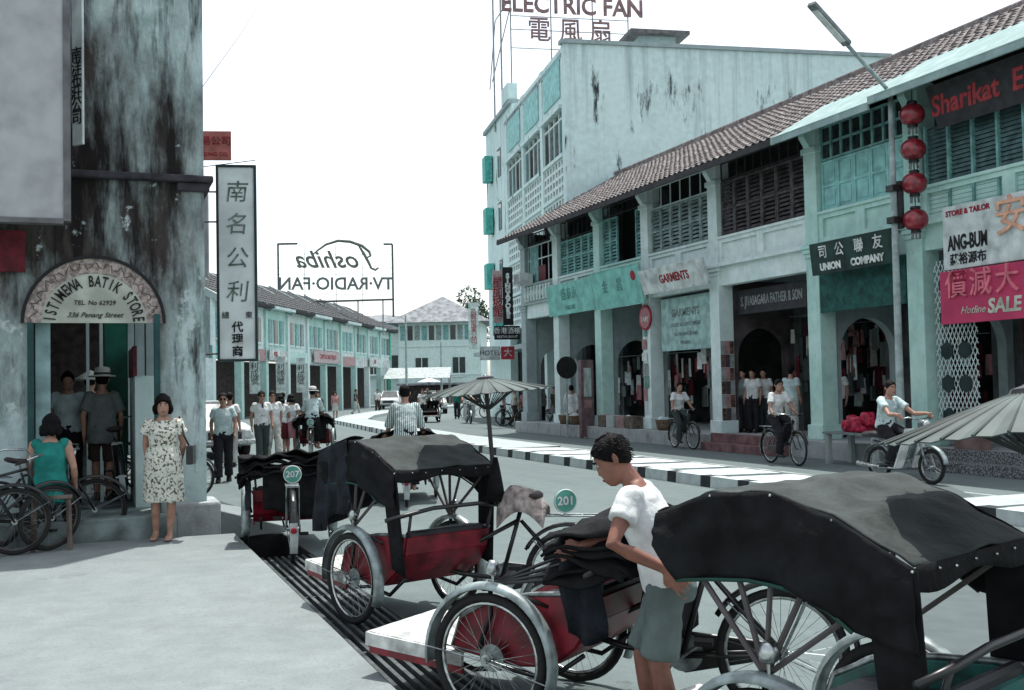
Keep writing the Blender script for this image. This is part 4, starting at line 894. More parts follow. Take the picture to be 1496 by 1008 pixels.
# ------------------------------------------------------------------ wheels, bicycles, trishaws
def wheel(parent, c, r, axis='Y', steer=0, T=None, tyre=.022, spokes=28, rimm=None, disc=None):
    """wheel part (tyre) > rim, spokes, hub. local frame: axle along y"""
    M4 = Matrix.Translation(c) @ Matrix.Rotation(steer, 4, 'Z')
    if T is not None: M4 = T @ M4
    def nb(): m_ = MB(); m_.T = M4; return m_
    ring = lambda rr, n=40: [(rr*cos(2*pi*i/n), 0, rr*sin(2*pi*i/n)) for i in range(n)]
    o = nb().tube(ring(r-tyre), tyre, 8, closed=True).build('wheel', RUBBER, parent, smooth=True)
    nb().tube(ring(r-2*tyre-.004), .012, 6, closed=True).build('rim', rimm or CHROME, o, smooth=True)
    q = nb(); rh = .022
    for k in range(spokes):
        a = 2*pi*k/spokes; s_ = 1 if k % 2 else -1; b = a + (.35 if (k//2) % 2 else -.35)
        q.tube([(rh*cos(b), .03*s_, rh*sin(b)), ((r-2*tyre)*cos(a), 0, (r-2*tyre)*sin(a))], .0016, 3)
    q.build('spokes', STEEL, o)
    q = nb(); q.tube([(0,-.06,0),(0,.06,0)], .018, 8); q.lathe([(.03,-.035),(.03,-.028)], 10, M=Matrix.Rotation(pi/2, 3, 'X')); q.lathe([(.03,.028),(.03,.035)], 10, M=Matrix.Rotation(pi/2, 3, 'X')); q.build('hub', CHROME, o)
    if disc:
        nb().lathe([(disc,.02),(disc,.025)], 20, M=Matrix.Rotation(pi/2, 3, 'X')).build('hub_disc', STEEL, o)
    return o
def guard(parent, name, c, r, a0, a1, width, m, T=None, steer=0, crown=.014, stays=True):
    M4 = Matrix.Translation(c) @ Matrix.Rotation(steer, 4, 'Z')
    if T is not None: M4 = T @ M4
    q = MB(); q.T = M4; n = 26
    def fn(u, v):
        a = a0+(a1-a0)*u; e = (v-.5)*2; rr = r + crown*(1-e*e) - (.012 if abs(e) > .99 else 0)
        return V((rr*cos(a), e*width/2, rr*sin(a)))
    q.grid(fn, n, 6); o = q.build(name, m, parent, smooth=True, solid=.004)
    if stays:
        s_ = MB(); s_.T = M4
        for a in (a0+.25, a1-.2):
            for e in (-1, 1): s_.tube([(0,e*.055,0),(r*cos(a),e*width/2,r*sin(a))], .004, 4)
        s_.build('stay', STEEL, o)
    return o
def bicycle(label, loc, az, steer=0, lean=0, group=None, frm=BLACKMET, r=.335, white_tail=True, carrier=True, basket=False, rimm=None):
    b = thing('bicycle', label, 'bicycle', loc, head_rz(az), group); b.rotation_euler.x = lean
    wb = 1.08; RW, FW = V((0,0,r)), V((wb,0,r)); BB = V((.44,0,.29)); ST = V((.27,0,.78)); HT, HB = V((.84,0,.86)), V((.90,0,.66))
    q = MB(); t_ = .014
    for a, c_ in ((BB, ST), (ST*.92+BB*.08, HT), (BB, HB), (HT, HB)): q.tube([a, c_], t_, 8)
    for s_ in (-1, 1): q.tube([BB+V((0,s_*.03,0)), RW+V((0,s_*.06,0))], .009, 6); q.tube([ST+V((0,s_*.015,-.06)), RW+V((0,s_*.06,0))], .008, 6)
    q.build('frame', frm, b, smooth=True)
    wheel(b, RW, r, rimm=rimm); TF = Matrix.Translation(HT) @ Matrix.Rotation(steer, 4, 'Z') @ Matrix.Translation(-HT)
    wheel(b, FW, r, T=TF, rimm=rimm)
    q = MB(); q.T = TF
    q.tube([HT+V((-.015,0,.08)), HB], .016, 8)
    for s_ in (-1, 1): q.tube([HB+V((0,s_*.03,-.02)), HB+V((.05,s_*.055,-.1)), FW+V((0,s_*.06,0))], .011, 6)
    q.build('fork', frm, b, smooth=True)
    q = MB(); q.T = TF; h = HT+V((.02,0,.13))
    q.tube([h+V((-.30,.29,-.02)), h+V((-.12,.29,.03)), h+V((.03,.18,.03)), h, h+V((.03,-.18,.03)), h+V((-.12,-.29,.03)), h+V((-.30,-.29,-.02))], .011, 7); q.tube([h, HT], .013, 6)
    hb = q.build('handlebar', CHROME, b, smooth=True)
    for s_ in (-1, 1):
        q = MB(); q.T = TF; q.tube([h+V((-.30,s_*.29,-.02)), h+V((-.19,s_*.29,.01))], .016, 7); q.build('grip', RUBBER, hb)
    q = MB(); c_ = ST+V((-.03,0,.12))
    q.loft([[c_+V((x, wd*cos(a), hh*sin(a)*.6+(.02 if x < -.08 else 0))) for a in [2*pi*j/10 for j in range(10)]] for x, wd, hh in ((-.13,.06,.03),(-.1,.10,.05),(-.02,.085,.05),(.06,.04,.04),(.13,.025,.03),(.15,.012,.015))])
    sd = q.build('saddle', mat('saddle_leather', (.04,.03,.028), .5), b, smooth=True); MB().tube([ST, c_], .012, 6).build('seat_post', CHROME, sd)
    rg = guard(b, 'mudguard', RW, r+.03, R(25), R(205), .06, frm); guard(b, 'mudguard', FW, r+.03, R(-20) if False else R(15), R(140), .06, frm, T=TF)
    if white_tail:
        q = MB(); q.grid(lambda u, v: V(((r+.05)*cos(R(172)+R(30)*u), (v-.5)*.064, r+(r+.05)*sin(R(172)+R(30)*u))), 6, 2); q.build('white_tail', mat('tail_white', (.42,.46,.45), .6), rg, solid=.004)
    if carrier:
        q = MB()
        for y_ in (-.06, 0, .06): q.tube([(-.32,y_,.75),(.15,y_,.75)], .006, 5)
        for x in (-.3, -.08, .13): q.tube([(x,-.06,.75),(x,.06,.75)], .006, 5)
        for s_ in (-1, 1): q.tube([(-.15,s_*.06,.75),(0,s_*.065,r)], .006, 5)
        q.build('carrier', STEEL, b)
    q = MB(); q.lathe([(.095,-.004),(.095,.004)], 22, BB+V((0,-.06,0)), Matrix.Rotation(pi/2, 3, 'X')); q.build('chainring', STEEL, b)
    q = MB(); q.tube([BB+V((0,-.07,0)), BB+V((.12,-.09,-.12))], .009, 6); q.tube([BB+V((0,.07,0)), BB+V((-.12,.09,.12))], .009, 6); q.build('cranks', CHROME, b)
    for s_ in (-1, 1): MB().box(BB+V((-.12*s_ if s_ > 0 else .12, .13*s_, .12 if s_ > 0 else -.12)), (.08,.08,.025)).build('pedal', RUBBER, b)
    q = MB(); q.prism([(.0,r+.035),(BB.x,BB.z+.10),(BB.x+.09,BB.z),(BB.x,BB.z-.10),(.0,r-.035)], lambda u, v, d: V((u, d, v)), -.075, -.055); q.build('chain_guard', frm, b, bevel=.01)
    if basket:
        q = MB(); bc = V((wb+.12,0,.80)); q.T = TF
        for z in (0,.08,.16,.24): q.tube([bc+V((sx*.13,sy*.17,z-.1)) for sx, sy in ((-1,-1),(1,-1),(1,1),(-1,1))], .006, 4, closed=True)
        for k in range(7):
            for sx in (-1, 1): q.tube([bc+V((sx*.13,-.17+k*.057,-.1)), bc+V((sx*.13,-.17+k*.057,.14))], .004, 4)
        q.build('basket', WOOD, b)
    if lean or True:
        pass
    return b

def umbrella(parent_thing, label, base, tip, r, m, depth=.24, n=26, group=None, rib=None):
    """pole base -> tip (apex); separate thing"""
    base, tip = V(base), V(tip); ax = (tip-base).normalized()
    o = thing('parasol', label, 'parasol', base, 0, group)
    q_ = ax.to_track_quat('Z', 'Y').to_matrix().to_4x4(); L_ = (tip-base).length
    def nb(): m_ = MB(); m_.T = q_; return m_
    nb().tube([(0,0,0),(0,0,L_+.02)], .016, 8).build('pole', rib or BLACKMET, o)
    seg = n*2
    q = nb(); rings = []
    for k in range(7):
        u = k/6; rings.append([V(((.03+(r-.03)*u)*(1 if j % 2 == 0 else 1-.012*u)*cos(2*pi*j/seg), (.03+(r-.03)*u)*(1 if j % 2 == 0 else 1-.012*u)*sin(2*pi*j/seg), L_-depth*(u**1.15)-(0 if j % 2 == 0 else .007*u))) for j in range(seg)])
    q.loft(rings, cap=False); q.build('canopy', m, o, solid=.004)
    s_ = nb()
    for j in range(n):
        a = 2*pi*j/n; s_.tube([(.03*cos(a),.03*sin(a),L_+.002),(r*.5*cos(a),r*.5*sin(a),L_-depth*.45+.004),((r+.012)*cos(a),(r+.012)*sin(a),L_-depth+.004)], .0045, 4)
        s_.tube([(.02*cos(a),.02*sin(a),L_-.42*depth-.18),(r*.55*cos(a),r*.55*sin(a),L_-depth*.5-.01)], .004, 3)
    s_.build('ribs', rib or mat('bamboo_rib', (.06,.075,.07), .7), o)
    nb().lathe([(.075,L_-.015),(.06,L_+.012),(.02,L_+.022),(.008,L_+.03)], 14).build('top_cap', BLACKMET, o)
    return o
PARA = mat('oiled_paper_green', (.058,.086,.076), .55, var=.25, scale=5, spec=.4)

HOODP = [(.46,1.215),(.335,1.262),(.21,1.306),(.085,1.314),(-.04,1.323),(-.155,1.288),(-.27,1.257),(-.405,1.188),(-.54,1.12)]
VALL = [(.46,1.10),(.36,.985),(.21,1.005),(.05,1.02),(-.04,1.015),(-.12,1.006),(-.26,.954),(-.34,.90),(-.56,.86)]
def trishaw(label, loc, az, bend=0, tub=REDP, trim=WOODW, hood='up', plate='201', drape=False, seatcloth=True, lamp=True, group='trishaws', loose=0, ppos=(-1.50,0,.88), prot=0):
    t = thing('trishaw', label, 'trishaw', loc, head_rz(az), group)
    W = .46; wr = .33; hw = .43
    for s_ in (1, -1):
        wheel(t, (0, s_*W, wr), wr, tyre=.024, spokes=32, disc=.07)
        guard(t, 'mudguard', (0, s_*W, wr), wr+.035, R(-8), R(205), .085, FENDER, crown=.02)
    # tub sides, curved shell, seat
    prof = [(.28,.34),(-.10,.29),(-.30,.31),(-.44,.41),(-.53,.54),(-.56,.66)]
    top = [(-.56,.66),(-.42,.66),(-.2,.64),(.05,.59),(.22,.50),(.28,.34)]
    for s_ in (1, -1):
        y_ = s_*.37
        pn = MB().prism(prof+top[1:-1], lambda u, v, d: V((u, d, v)), y_-.012, y_+.012).build('side_panel', tub, t, bevel=.006)
        MB().tube([(u, y_, v+.012) for u, v in top], .014, 6).build('top_rail', trim if trim is not WOODW else STEEL, pn, smooth=True)
    q = MB(); 
    for (u0, v0), (u1, v1) in zip(prof[:-1], prof[1:]): q.add([(u0,-.36,v0),(u1,-.36,v1),(u1,.36,v1),(u0,.36,v0)], [(0,1,2,3)])
    q.build('shell', tub, t, solid=.02)
    MB().b2(-.44, .08, -.35, .35, .46, .545).build('seat_cushion', mat('seat_vinyl', (.03,.03,.033), .45, var=.3), t, bevel=.03)
    q = MB(); q.beam((-.47,0,.52), (-.535,0,.70), .68, .06, up=(1,0,0)); q.build('seat_back', mat('seat_vinyl', (.03,.03,.033)), t, bevel=.03)
    # footboard
    fb = MB().add([(.25,-.37,.30),(.86,-.33,.335),(.86,.33,.335),(.25,.37,.30)]+[(.25,-.37,.325),(.86,-.33,.36),(.86,.33,.36),(.25,.37,.325)], [(3,2,1,0),(4,5,6,7),(0,1,5,4),(1,2,6,5),(2,3,7,6),(3,0,4,7)]).build('footboard', trim if trim is WOODW else WOODW, t)
    for s_ in (1, -1): MB().beam((.22,s_*.375,.285), (.88,s_*.335,.32), .022, .07).build('side_rail', WOODW, fb); MB().beam((.22,s_*.37,.23), (.86,s_*.33,.265), .018, .04).build('under_rail', tub, fb)
    MB().beam((.872,-.34,.325), (.872,.34,.325), .02, .065).build('front_rail', WOODW, fb)
    MB().tube([(0,-W-.05,wr),(0,W+.05,wr)], .016, 8).build('axle', BLACKMET, t)
    q = MB()
    for s_ in (1, -1):
        q.tube([(.45,s_*.30,.29),(.2,s_*.30,.22),(0,s_*.30,.25),(-.25,s_*.30,.22),(-.45,s_*.30,.36)], .014, 6)
        q.tube([(.1,s_*.40,.36),(0,s_*.44,.55),(0,s_*.44,.72)], .014, 6); q.tube([(-.30,s_*.38,.60),(0,s_*.44,.70)], .010, 6)
    q.build('chassis_tubes', BLACKMET, t, smooth=True)
    # push handle behind the seat
    hq = MB(); hq.tube([(-.60,.56,.80),(-.64,.40,.83),(-.66,.2,.86),(-.66,-.2,.86),(-.64,-.40,.83),(-.60,-.56,.80)], .015, 8)
    hq.tube([(-.62,.36,.84),(-.52,.34,.55)], .012, 6); hq.tube([(-.62,-.36,.84),(-.52,-.34,.55)], .012, 6)
    hd = hq.build('handle', BLACKMET, t, smooth=True)
    if lamp:
        for s_ in (1, -1):
            l_ = MB().lathe([(.012,-.03),(.03,-.02),(.036,.0),(.03,.03),(.015,.045)], 12, (-.03, s_*W, wr*2+.12)).build('lamp', CHROME, t, smooth=True)
            MB().tube([(-.03,s_*W,wr*2+.04),(-.03,s_*W,wr*2+.10)], .008, 6).build('lamp_stem', CHROME, l_)
    # rear frame, pivoting under the seat
    TR = Matrix.Translation((-.15,0,0)) @ Matrix.Rotation(bend, 4, 'Z') @ Matrix.Translation((.15,0,0))
    def nb(): m_ = MB(); m_.T = TR; return m_
    RWc = V((-1.30,0,wr)); BB = V((-.80,0,.30)); ST = V((-.95,0,.80)); HP = V((-.18,0,.42))
    q = nb()
    q.tube([HP, (-.5,0,.33), BB], .018, 8); q.tube([BB, ST], .016, 8); q.tube([(-.25,0,.38),(-.62,0,.56),(ST.x+.02,0,.72)], .016, 8)
    for s_ in (1, -1): q.tube([BB+V((0,s_*.035,0)), RWc+V((0,s_*.06,0))], .010, 6); q.tube([ST+V((0,s_*.02,-.08)), RWc+V((0,s_*.06,0))], .009, 6)
    q.build('rear_frame', BLACKMET, t, smooth=True)
    wheel(t, RWc, wr, T=TR, spokes=32)
    rg = guard(t, 'rear_mudguard', RWc, wr+.035, R(30), R(215), .07, BLACKMET, T=TR)
    q = nb(); q.grid(lambda u, v: RWc+V(((wr+.057)*cos(R(165)+R(45)*u), (v-.5)*.074, (wr+.057)*sin(R(165)+R(45)*u))), 8, 2); wt = q.build('white_tail', mat('tail_white', (.42,.46,.45), .6), rg, solid=.004)
    nb().sphere(RWc+V((-(wr+.075),0,.03)), (.012,.03,.03), 8, 6).build('reflector', INKR, rg)
    c_ = ST+V((-.02,0,.10)); q = nb()
    q.loft([[c_+V((x, wd*cos(a), hh*sin(a)*.6)) for a in [2*pi*j/12 for j in range(12)]] for x, wd, hh in ((-.14,.05,.03),(-.11,.11,.06),(-.02,.10,.06),(.07,.045,.045),(.13,.03,.03),(.15,.012,.015))])
    sd = q.build('saddle', mat('saddle_leather', (.04,.03,.028), .5), t, smooth=True); nb().tube([ST, c_], .014, 6).build('seat_post', CHROME, sd)
    if seatcloth:
        q = nb(); random.seed(3)
        def dr(u, v):
            x = (u-.5)*.40; y_ = (v-.5)*.36; d_ = max(0, sqrt((x*1.0)**2+(y_*1.3)**2)-.10)
            return c_+V((x*(1-.25*d_*3), y_*(1-.3*d_*3), .048-d_*1.15+.018*sin(14*x+9*y_)+.014*sin(23*y_)))
        q.grid(dr, 14, 12); q.build('saddle_cloth', mat('faded_towel', (.36,.31,.285), .95, var=.3, scale=20, bump=.5, bscale=60), sd, smooth=True, solid=.006)
    q = nb(); q.lathe([(.10,-.004),(.10,.004)], 24, BB+V((0,-.06,0)), Matrix.Rotation(pi/2, 3, 'X')); q.build('chainring', STEEL, t)
    q = nb(); q.tube([BB+V((0,-.07,0)), BB+V((.13,-.09,-.10))], .010, 6); q.tube([BB+V((0,.07,0)), BB+V((-.13,.09,.10))], .010, 6); q.build('cranks', CHROME, t)
    for s_ in (-1, 1): nb().box(BB+V((-.13*s_, .135*s_, .10*s_)), (.09,.09,.025)).build('pedal', RUBBER, t)
    q = nb(); q.prism([(RWc.x,wr+.035),(BB.x,.41),(BB.x+.11,.30),(BB.x,.19),(RWc.x,wr-.035)], lambda u, v, d: V((u, d, v)), -.08, -.06); q.build('chain_case', BLACKMET, t, bevel=.01)
    q = nb()
    for y_ in (-.06, .06): q.tube([(-1.55,y_,.76),(-1.05,y_,.76)], .007, 5); q.tube([(-1.5,y_,.76),(RWc.x,y_*1.1,wr)], .006, 5)
    for x in (-1.54, -1.4, -1.25, -1.1): q.tube([(x,-.06,.76),(x,.06,.76)], .006, 5)
    q.build('rear_carrier', STEEL, t)
    # round number plate on the carrier end
    TR0_ = TR; TR = TR @ Matrix.Translation(V(ppos)) @ Matrix.Rotation(prot, 4, 'Z') @ Matrix.Translation(-V(ppos))
    pc = V(ppos); q = nb(); q.lathe([(.088,-.005),(.088,.005)], 28, pc, Matrix.Rotation(pi/2, 3, 'Y')); pl = q.build('number_plate', mat('plate_green', (.10,.36,.29), .5), t)
    q = nb(); q.tube([pc+V((-.007, .083*cos(a), .083*sin(a))) for a in [2*pi*k/28 for k in range(28)]], .004, 4, closed=True); q.tube([pc+V((.008,0,-.08)), (pc.x+.008,0,.76)], .006, 5); q.build('plate_rim', INKW, pl)
    tm = textmesh(plate, .085, INKW, .002, bold=.002); M_ = TR @ Matrix.Translation(pc+V((-.009,0,0))) @ Matrix(((0,0,-1,0),(-1,0,0,0),(0,1,0,0),(0,0,0,1)))
    lt = link('lettering', tm, pl); tm.transform(M_); TR = TR0_
    # hood
    if hood == 'up':
        q = MB(); pr = HOODP
        def top_(u, v):
            k = u*(len(pr)-1); i = min(int(k), len(pr)-2); f_ = k-i; x = pr[i][0]*(1-f_)+pr[i+1][0]*f_; z = pr[i][1]*(1-f_)+pr[i+1][1]*f_
            y_ = (v-.5)*2*hw; sag = .020*sin(pi*((k*.5) % 1.0))*(1-(2*v-1)**2)+.006*sin(31*u+7*v)*sin(17*v+3*u)
            return V((x, y_, z+.004*(1-(2*v-1)**2)-sag+.006*sin(9*v+5*u)))
        q.grid(top_, 48, 24); hc = wrinkle(q.build('hood_canopy', HOODTOP, t, smooth=True, solid=.008), .022, .16)
        for s_ in (1, -1):
            q = MB()
            def side(u, v):
                k = u*(len(pr)-1); i = min(int(k), len(pr)-2); f_ = k-i
                a = V((pr[i][0]*(1-f_)+pr[i+1][0]*f_, 0, pr[i][1]*(1-f_)+pr[i+1][1]*f_)); b = V((VALL[i][0]*(1-f_)+VALL[i+1][0]*f_, 0, VALL[i][1]*(1-f_)+VALL[i+1][1]*f_))
                p = a*(1-v)+b*v; p.y = s_*(hw+.006+.018*min(1,v*3)+.014*sin(8*u+2)*v+.010*sin(21*u)*v+.006*sin(5*u+14*v)*sin(pi*v)); return p
            q.grid(side, 56, 16); wrinkle(q.build('hood_side', BLACKCLOTH, t, smooth=True, solid=.008), .024, .14)
            q = MB(); q.tube([(u, s_*(hw+.026), v-.003) for u, v in VALL[1:-1]], .007, 5); q.build('green_piping', mat('dark_green_piping', (.015,.06,.045), .7), t)
            q = MB()       # strap from hood corner to the seat corner
            q.grid(lambda u, v: V((-.56+.03*u+.035*v-.17*(v-.0)*0+(.17*u), s_*(hw-.02*v), 1.12-.02*u-(1.12-.34)*v)) if False else V((-.555+.19*u-.03*u*v-.02*v, s_*(hw+.006-.05*v), 1.11+.075*u-(.72+.03*u)*v)), 4, 10)
            q.build('hood_strap', BLACKCLOTH, t, smooth=True, solid=.008)
            for k in range(4):
                x, z = HOODP[2+k*2] if k < 3 else HOODP[-1]
                MB().sphere((x, s_*(hw+.010), z-.012), .006, 8, 6).build('stud', CHROME, hc)
        # bows across and fan struts
        for x, z in (HOODP[0], HOODP[2], HOODP[4], HOODP[6], HOODP[8]):
            q = MB(); q.tube([(x*.97,-hw+.02,z-.02),(x*.97,hw-.02,z-.02)], .011, 6); bw = q.build('hood_bow', WOOD, t)
            for s_ in (1, -1): MB().tube([(0,s_*.435,.70),(x*.97,s_*(hw-.02),z-.02)], .011, 6).build('strut', mat('strut_grey', (.10,.09,.09), .6), bw)
        q = MB(); q.grid(lambda u, v: V((-.55-.005*v, (u-.5)*2*hw, 1.125-(.07+.02*sin(9*u))*v)), 16, 3); q.build('rear_valance', BLACKCLOTH, t, smooth=True, solid=.008)
        for k in range(6): MB().sphere((-.560, -.37+k*.135+.02*sin(k*5), 1.102+.006*sin(k*3)), .0055, 8, 6).build('stud', CHROME, hc)
    else:
        random.seed(21+loose)
        for k in range(4):
            for s_ in (1, -1): MB().tube([(0,s_*.435,.70),(-.74+.03*k,s_*(.44-.02*k),.80+.055*k)], .010, 6).build('strut', BLACKMET, t)
        for k in range(6):
            p1, p2, p3 = rnd(0,6), rnd(0,6), rnd(0,6); w1, w2 = rnd(-.05,.05), rnd(-.04,.05)
            def fold(u, v):
                x = -.80-w1+(.46+w1)*u; y_ = (v-.5)*(1.02+w2); ed = max(0, abs(y_)-.36)
                return V((x+.02*sin(9*y_+p1), y_, .80+.036*k+.13*(1-u)*.6+.022*sin(7*x+4*y_+p2)+.020*sin(13*y_+p3)+.012*sin(31*y_+19*x)-.9*ed*(.6+.5*sin(5*x+p1))-.16*max(0,.12-u)))
            q = MB(); q.grid(fold, 18, 30); q.build('folded_hood', BLACKCLOTH, t, smooth=True, solid=.014)
        q = MB(); q.grid(lambda u, v: V((-.78+.025*sin(9*u)+.02*sin(5*v+u*4), -.34+.62*u, .90-(.48+.05*sin(5*u))*v)), 16, 10); q.build('loose_flap', BLACKCLOTH, t, smooth=True, solid=.008)
        q = MB(); q.grid(lambda u, v: V((-.42-.20*u+.02*sin(5*v), .43+.03*sin(9*u+3*v), .90-.40*v-.05*sin(3*u))), 8, 8); q.build('loose_flap', BLUECLOTH, t, smooth=True, solid=.008)
    if drape:
        q = MB(); q.grid(lambda u, v: V((.44-.38*u+.015*sin(12*u+2*v)+.05*v*(1-u)-.05*v*u, hw+.03+.030*sin(17*u+v*2)*v, 1.23+.10*u-(.60-.12*u+.03*sin(9*u))*v)), 20, 14)
        wrinkle(q.build('side_curtain', BLUECLOTH, t, smooth=True, solid=.006), .03, .12)
        q = MB(); q.grid(lambda u, v: V((.44+.03*sin(11*u)*v, hw+.03-.50*u, 1.24-(.60-.16*u)*v)), 14, 10); q.build('front_curtain', BLUECLOTH, t, smooth=True, solid=.006)
        q = MB(); q.grid(lambda u, v: V((.44-.38*u, hw+.03-.16*v, 1.235+.10*u+.016*sin(pi*v))), 10, 4); q.build('curtain_fold', BLUECLOTH, t, smooth=True, solid=.006)
    random.seed(17)
    return t, TR
def tri_point(t, p, TR=None):
    bpy.context.view_layer.update()
    return t.matrix_world @ ((TR @ V(p)) if TR is not None else V(p))
# the parked rank beside the grating (positions from wheel contacts on the ground)
fw4 = V((sin(R(-22)), cos(R(-22)), 0)); lf4 = V((-fw4.y, fw4.x, 0))
rl = V((2.34, 2.70, 0)); m4 = rl + fw4*.54 - lf4*.43
T4, TR4 = trishaw('trishaw with broad black hood up and teal tub beside the boy', m4, -22, R(34), tub=TEALP, hood='up', plate='318', seatcloth=False)
l3 = V((sin(R(-38)), cos(R(-38)), 0)); lf3 = V((-l3.y, l3.x, 0)); m3 = at_z(717, 1060, 0) - lf3*.46
T3, TR3 = trishaw('red trishaw with its black hood folded back, boy leaning on it', m3, -38, R(14), hood='folded', plate='164', seatcloth=False)
c2_ = at_z(515, 912, 0); l2 = V((sin(R(-19)), cos(R(-19)), 0)); lf2 = V((-l2.y, l2.x, 0)); m2 = c2_ - lf2*.46
T2_, TR2 = trishaw('red trishaw with black hood up, slate curtain and green parasol', m2, -19, R(38), hood='up', drape=True, plate='201', ppos=(-1.28,0,.86), prot=R(-62))
c1 = at_z(428, 822, 0); f1 = V((sin(R(8)), cos(R(8)), 0))
T1, TR1 = trishaw('red trishaw seen from behind with hood folded, parked nearest the arcade pillar', c1 + f1*1.30, 8, 0, hood='folded', plate='207', seatcloth=False, loose=3)
c0 = at_z(458, 668, 0); T0, TR0 = trishaw('trishaw pedalled away by the man in the white hat', c0 + V((.3,1.2,0)), 16, R(0), hood='folded', plate='112', loose=5, seatcloth=False)
c5 = at_d(592, 633, 16); T5, TR5 = trishaw('trishaw pedalled by the man in the striped shirt', (c5.x+.25, c5.y+.92, 0), 15, 0, hood='folded', plate='95', loose=7, seatcloth=False)
c6 = at_z(628, 617, 0); T6, TR6 = trishaw('distant trishaw with a small pale parasol among the crowd', (c6.x, c6.y, 0), 190, 0, hood='folded', plate='77', loose=8, seatcloth=False)
# parasols
pb = tri_point(T2_, (-.66, -.36, .84)); tp = at_d(709, 553, (V((pb.x,pb.y,0))).dot(V((sin(YAW),cos(YAW),0))))
tp.z -= 0
umbrella(T2_, 'round green oiled-paper parasol standing open over the curtained trishaw', pb, tp, .47, PARA, .105)
a_ = at_d(1504, 571, 3.75)
umbrella(T4, 'big green ribbed parasol tilted over the teal trishaw', a_ + V((.07,-.10,-.93)), a_, .50, PARA, .12, n=30)
p6 = tri_point(T6, (-.9, .1, .8)); umbrella(T6, 'small pale parasol over the distant trishaw', p6, p6+V((0,0,1.35)), .6, WHITEC, .2, n=12)
# saddle-side furled cloth on parasol pole
q = MB(); q.T = Matrix.Translation(pb); q.lathe([(.075,.02),(.06,.12),(.035,.26),(.018,.34)], 10); tag(q.build('furled_cloth', BLACKCLOTH, smooth=True), 'black cloth tied round the foot of the green parasol pole', 'cloth')

# ------------------------------------------------------------------ parked bicycles
for px, py, az_, st_, ln_, lb_ in ((22, 812, 95, .15, .10, 'black bicycle at the outer end of the leaning pile by the arcade wall'), (75, 806, 74, .25, .12, 'black bicycle with white mudguard patch in the middle of the pile'), (132, 786, 60, -.5, .09, 'black bicycle at the step end of the pile, front wheel turned')):
    p = at_z(px, py, .12); f_ = V((sin(R(az_)), cos(R(az_)), 0)); p = p - f_*1.08
    bicycle(lb_, (p.x, p.y, .12), az_, st_, ln_, 'bicycles piled by the arcade', rimm=mat('shaded_rim', (.10,.095,.09), .5, metal=.6, var=.3))  # rim colour darkened for the shade the pile stands in
p = at_z(312, 735, 0); bicycle('bicycle parked behind the corner pillar, one wheel showing', (p.x-1.3, p.y+.9, 0), 100, .2, .06)
p = V((pR-.35, 14.0, .36)); bicycle('bicycle leaning in the arcade shade beside the green door', p, 0, .3, -.12)
for k, (px, py, az_) in enumerate(((745, 622, 100), (775, 624, 95), (812, 628, 110), (828, 631, 100), (688, 611, 90))):
    p = at_z(px, py, 0); bicycle('bicycle parked at the kerb under the far signs', (p.x-.3, p.y, 0), az_, .2, .07, 'bicycles parked along the right kerb')
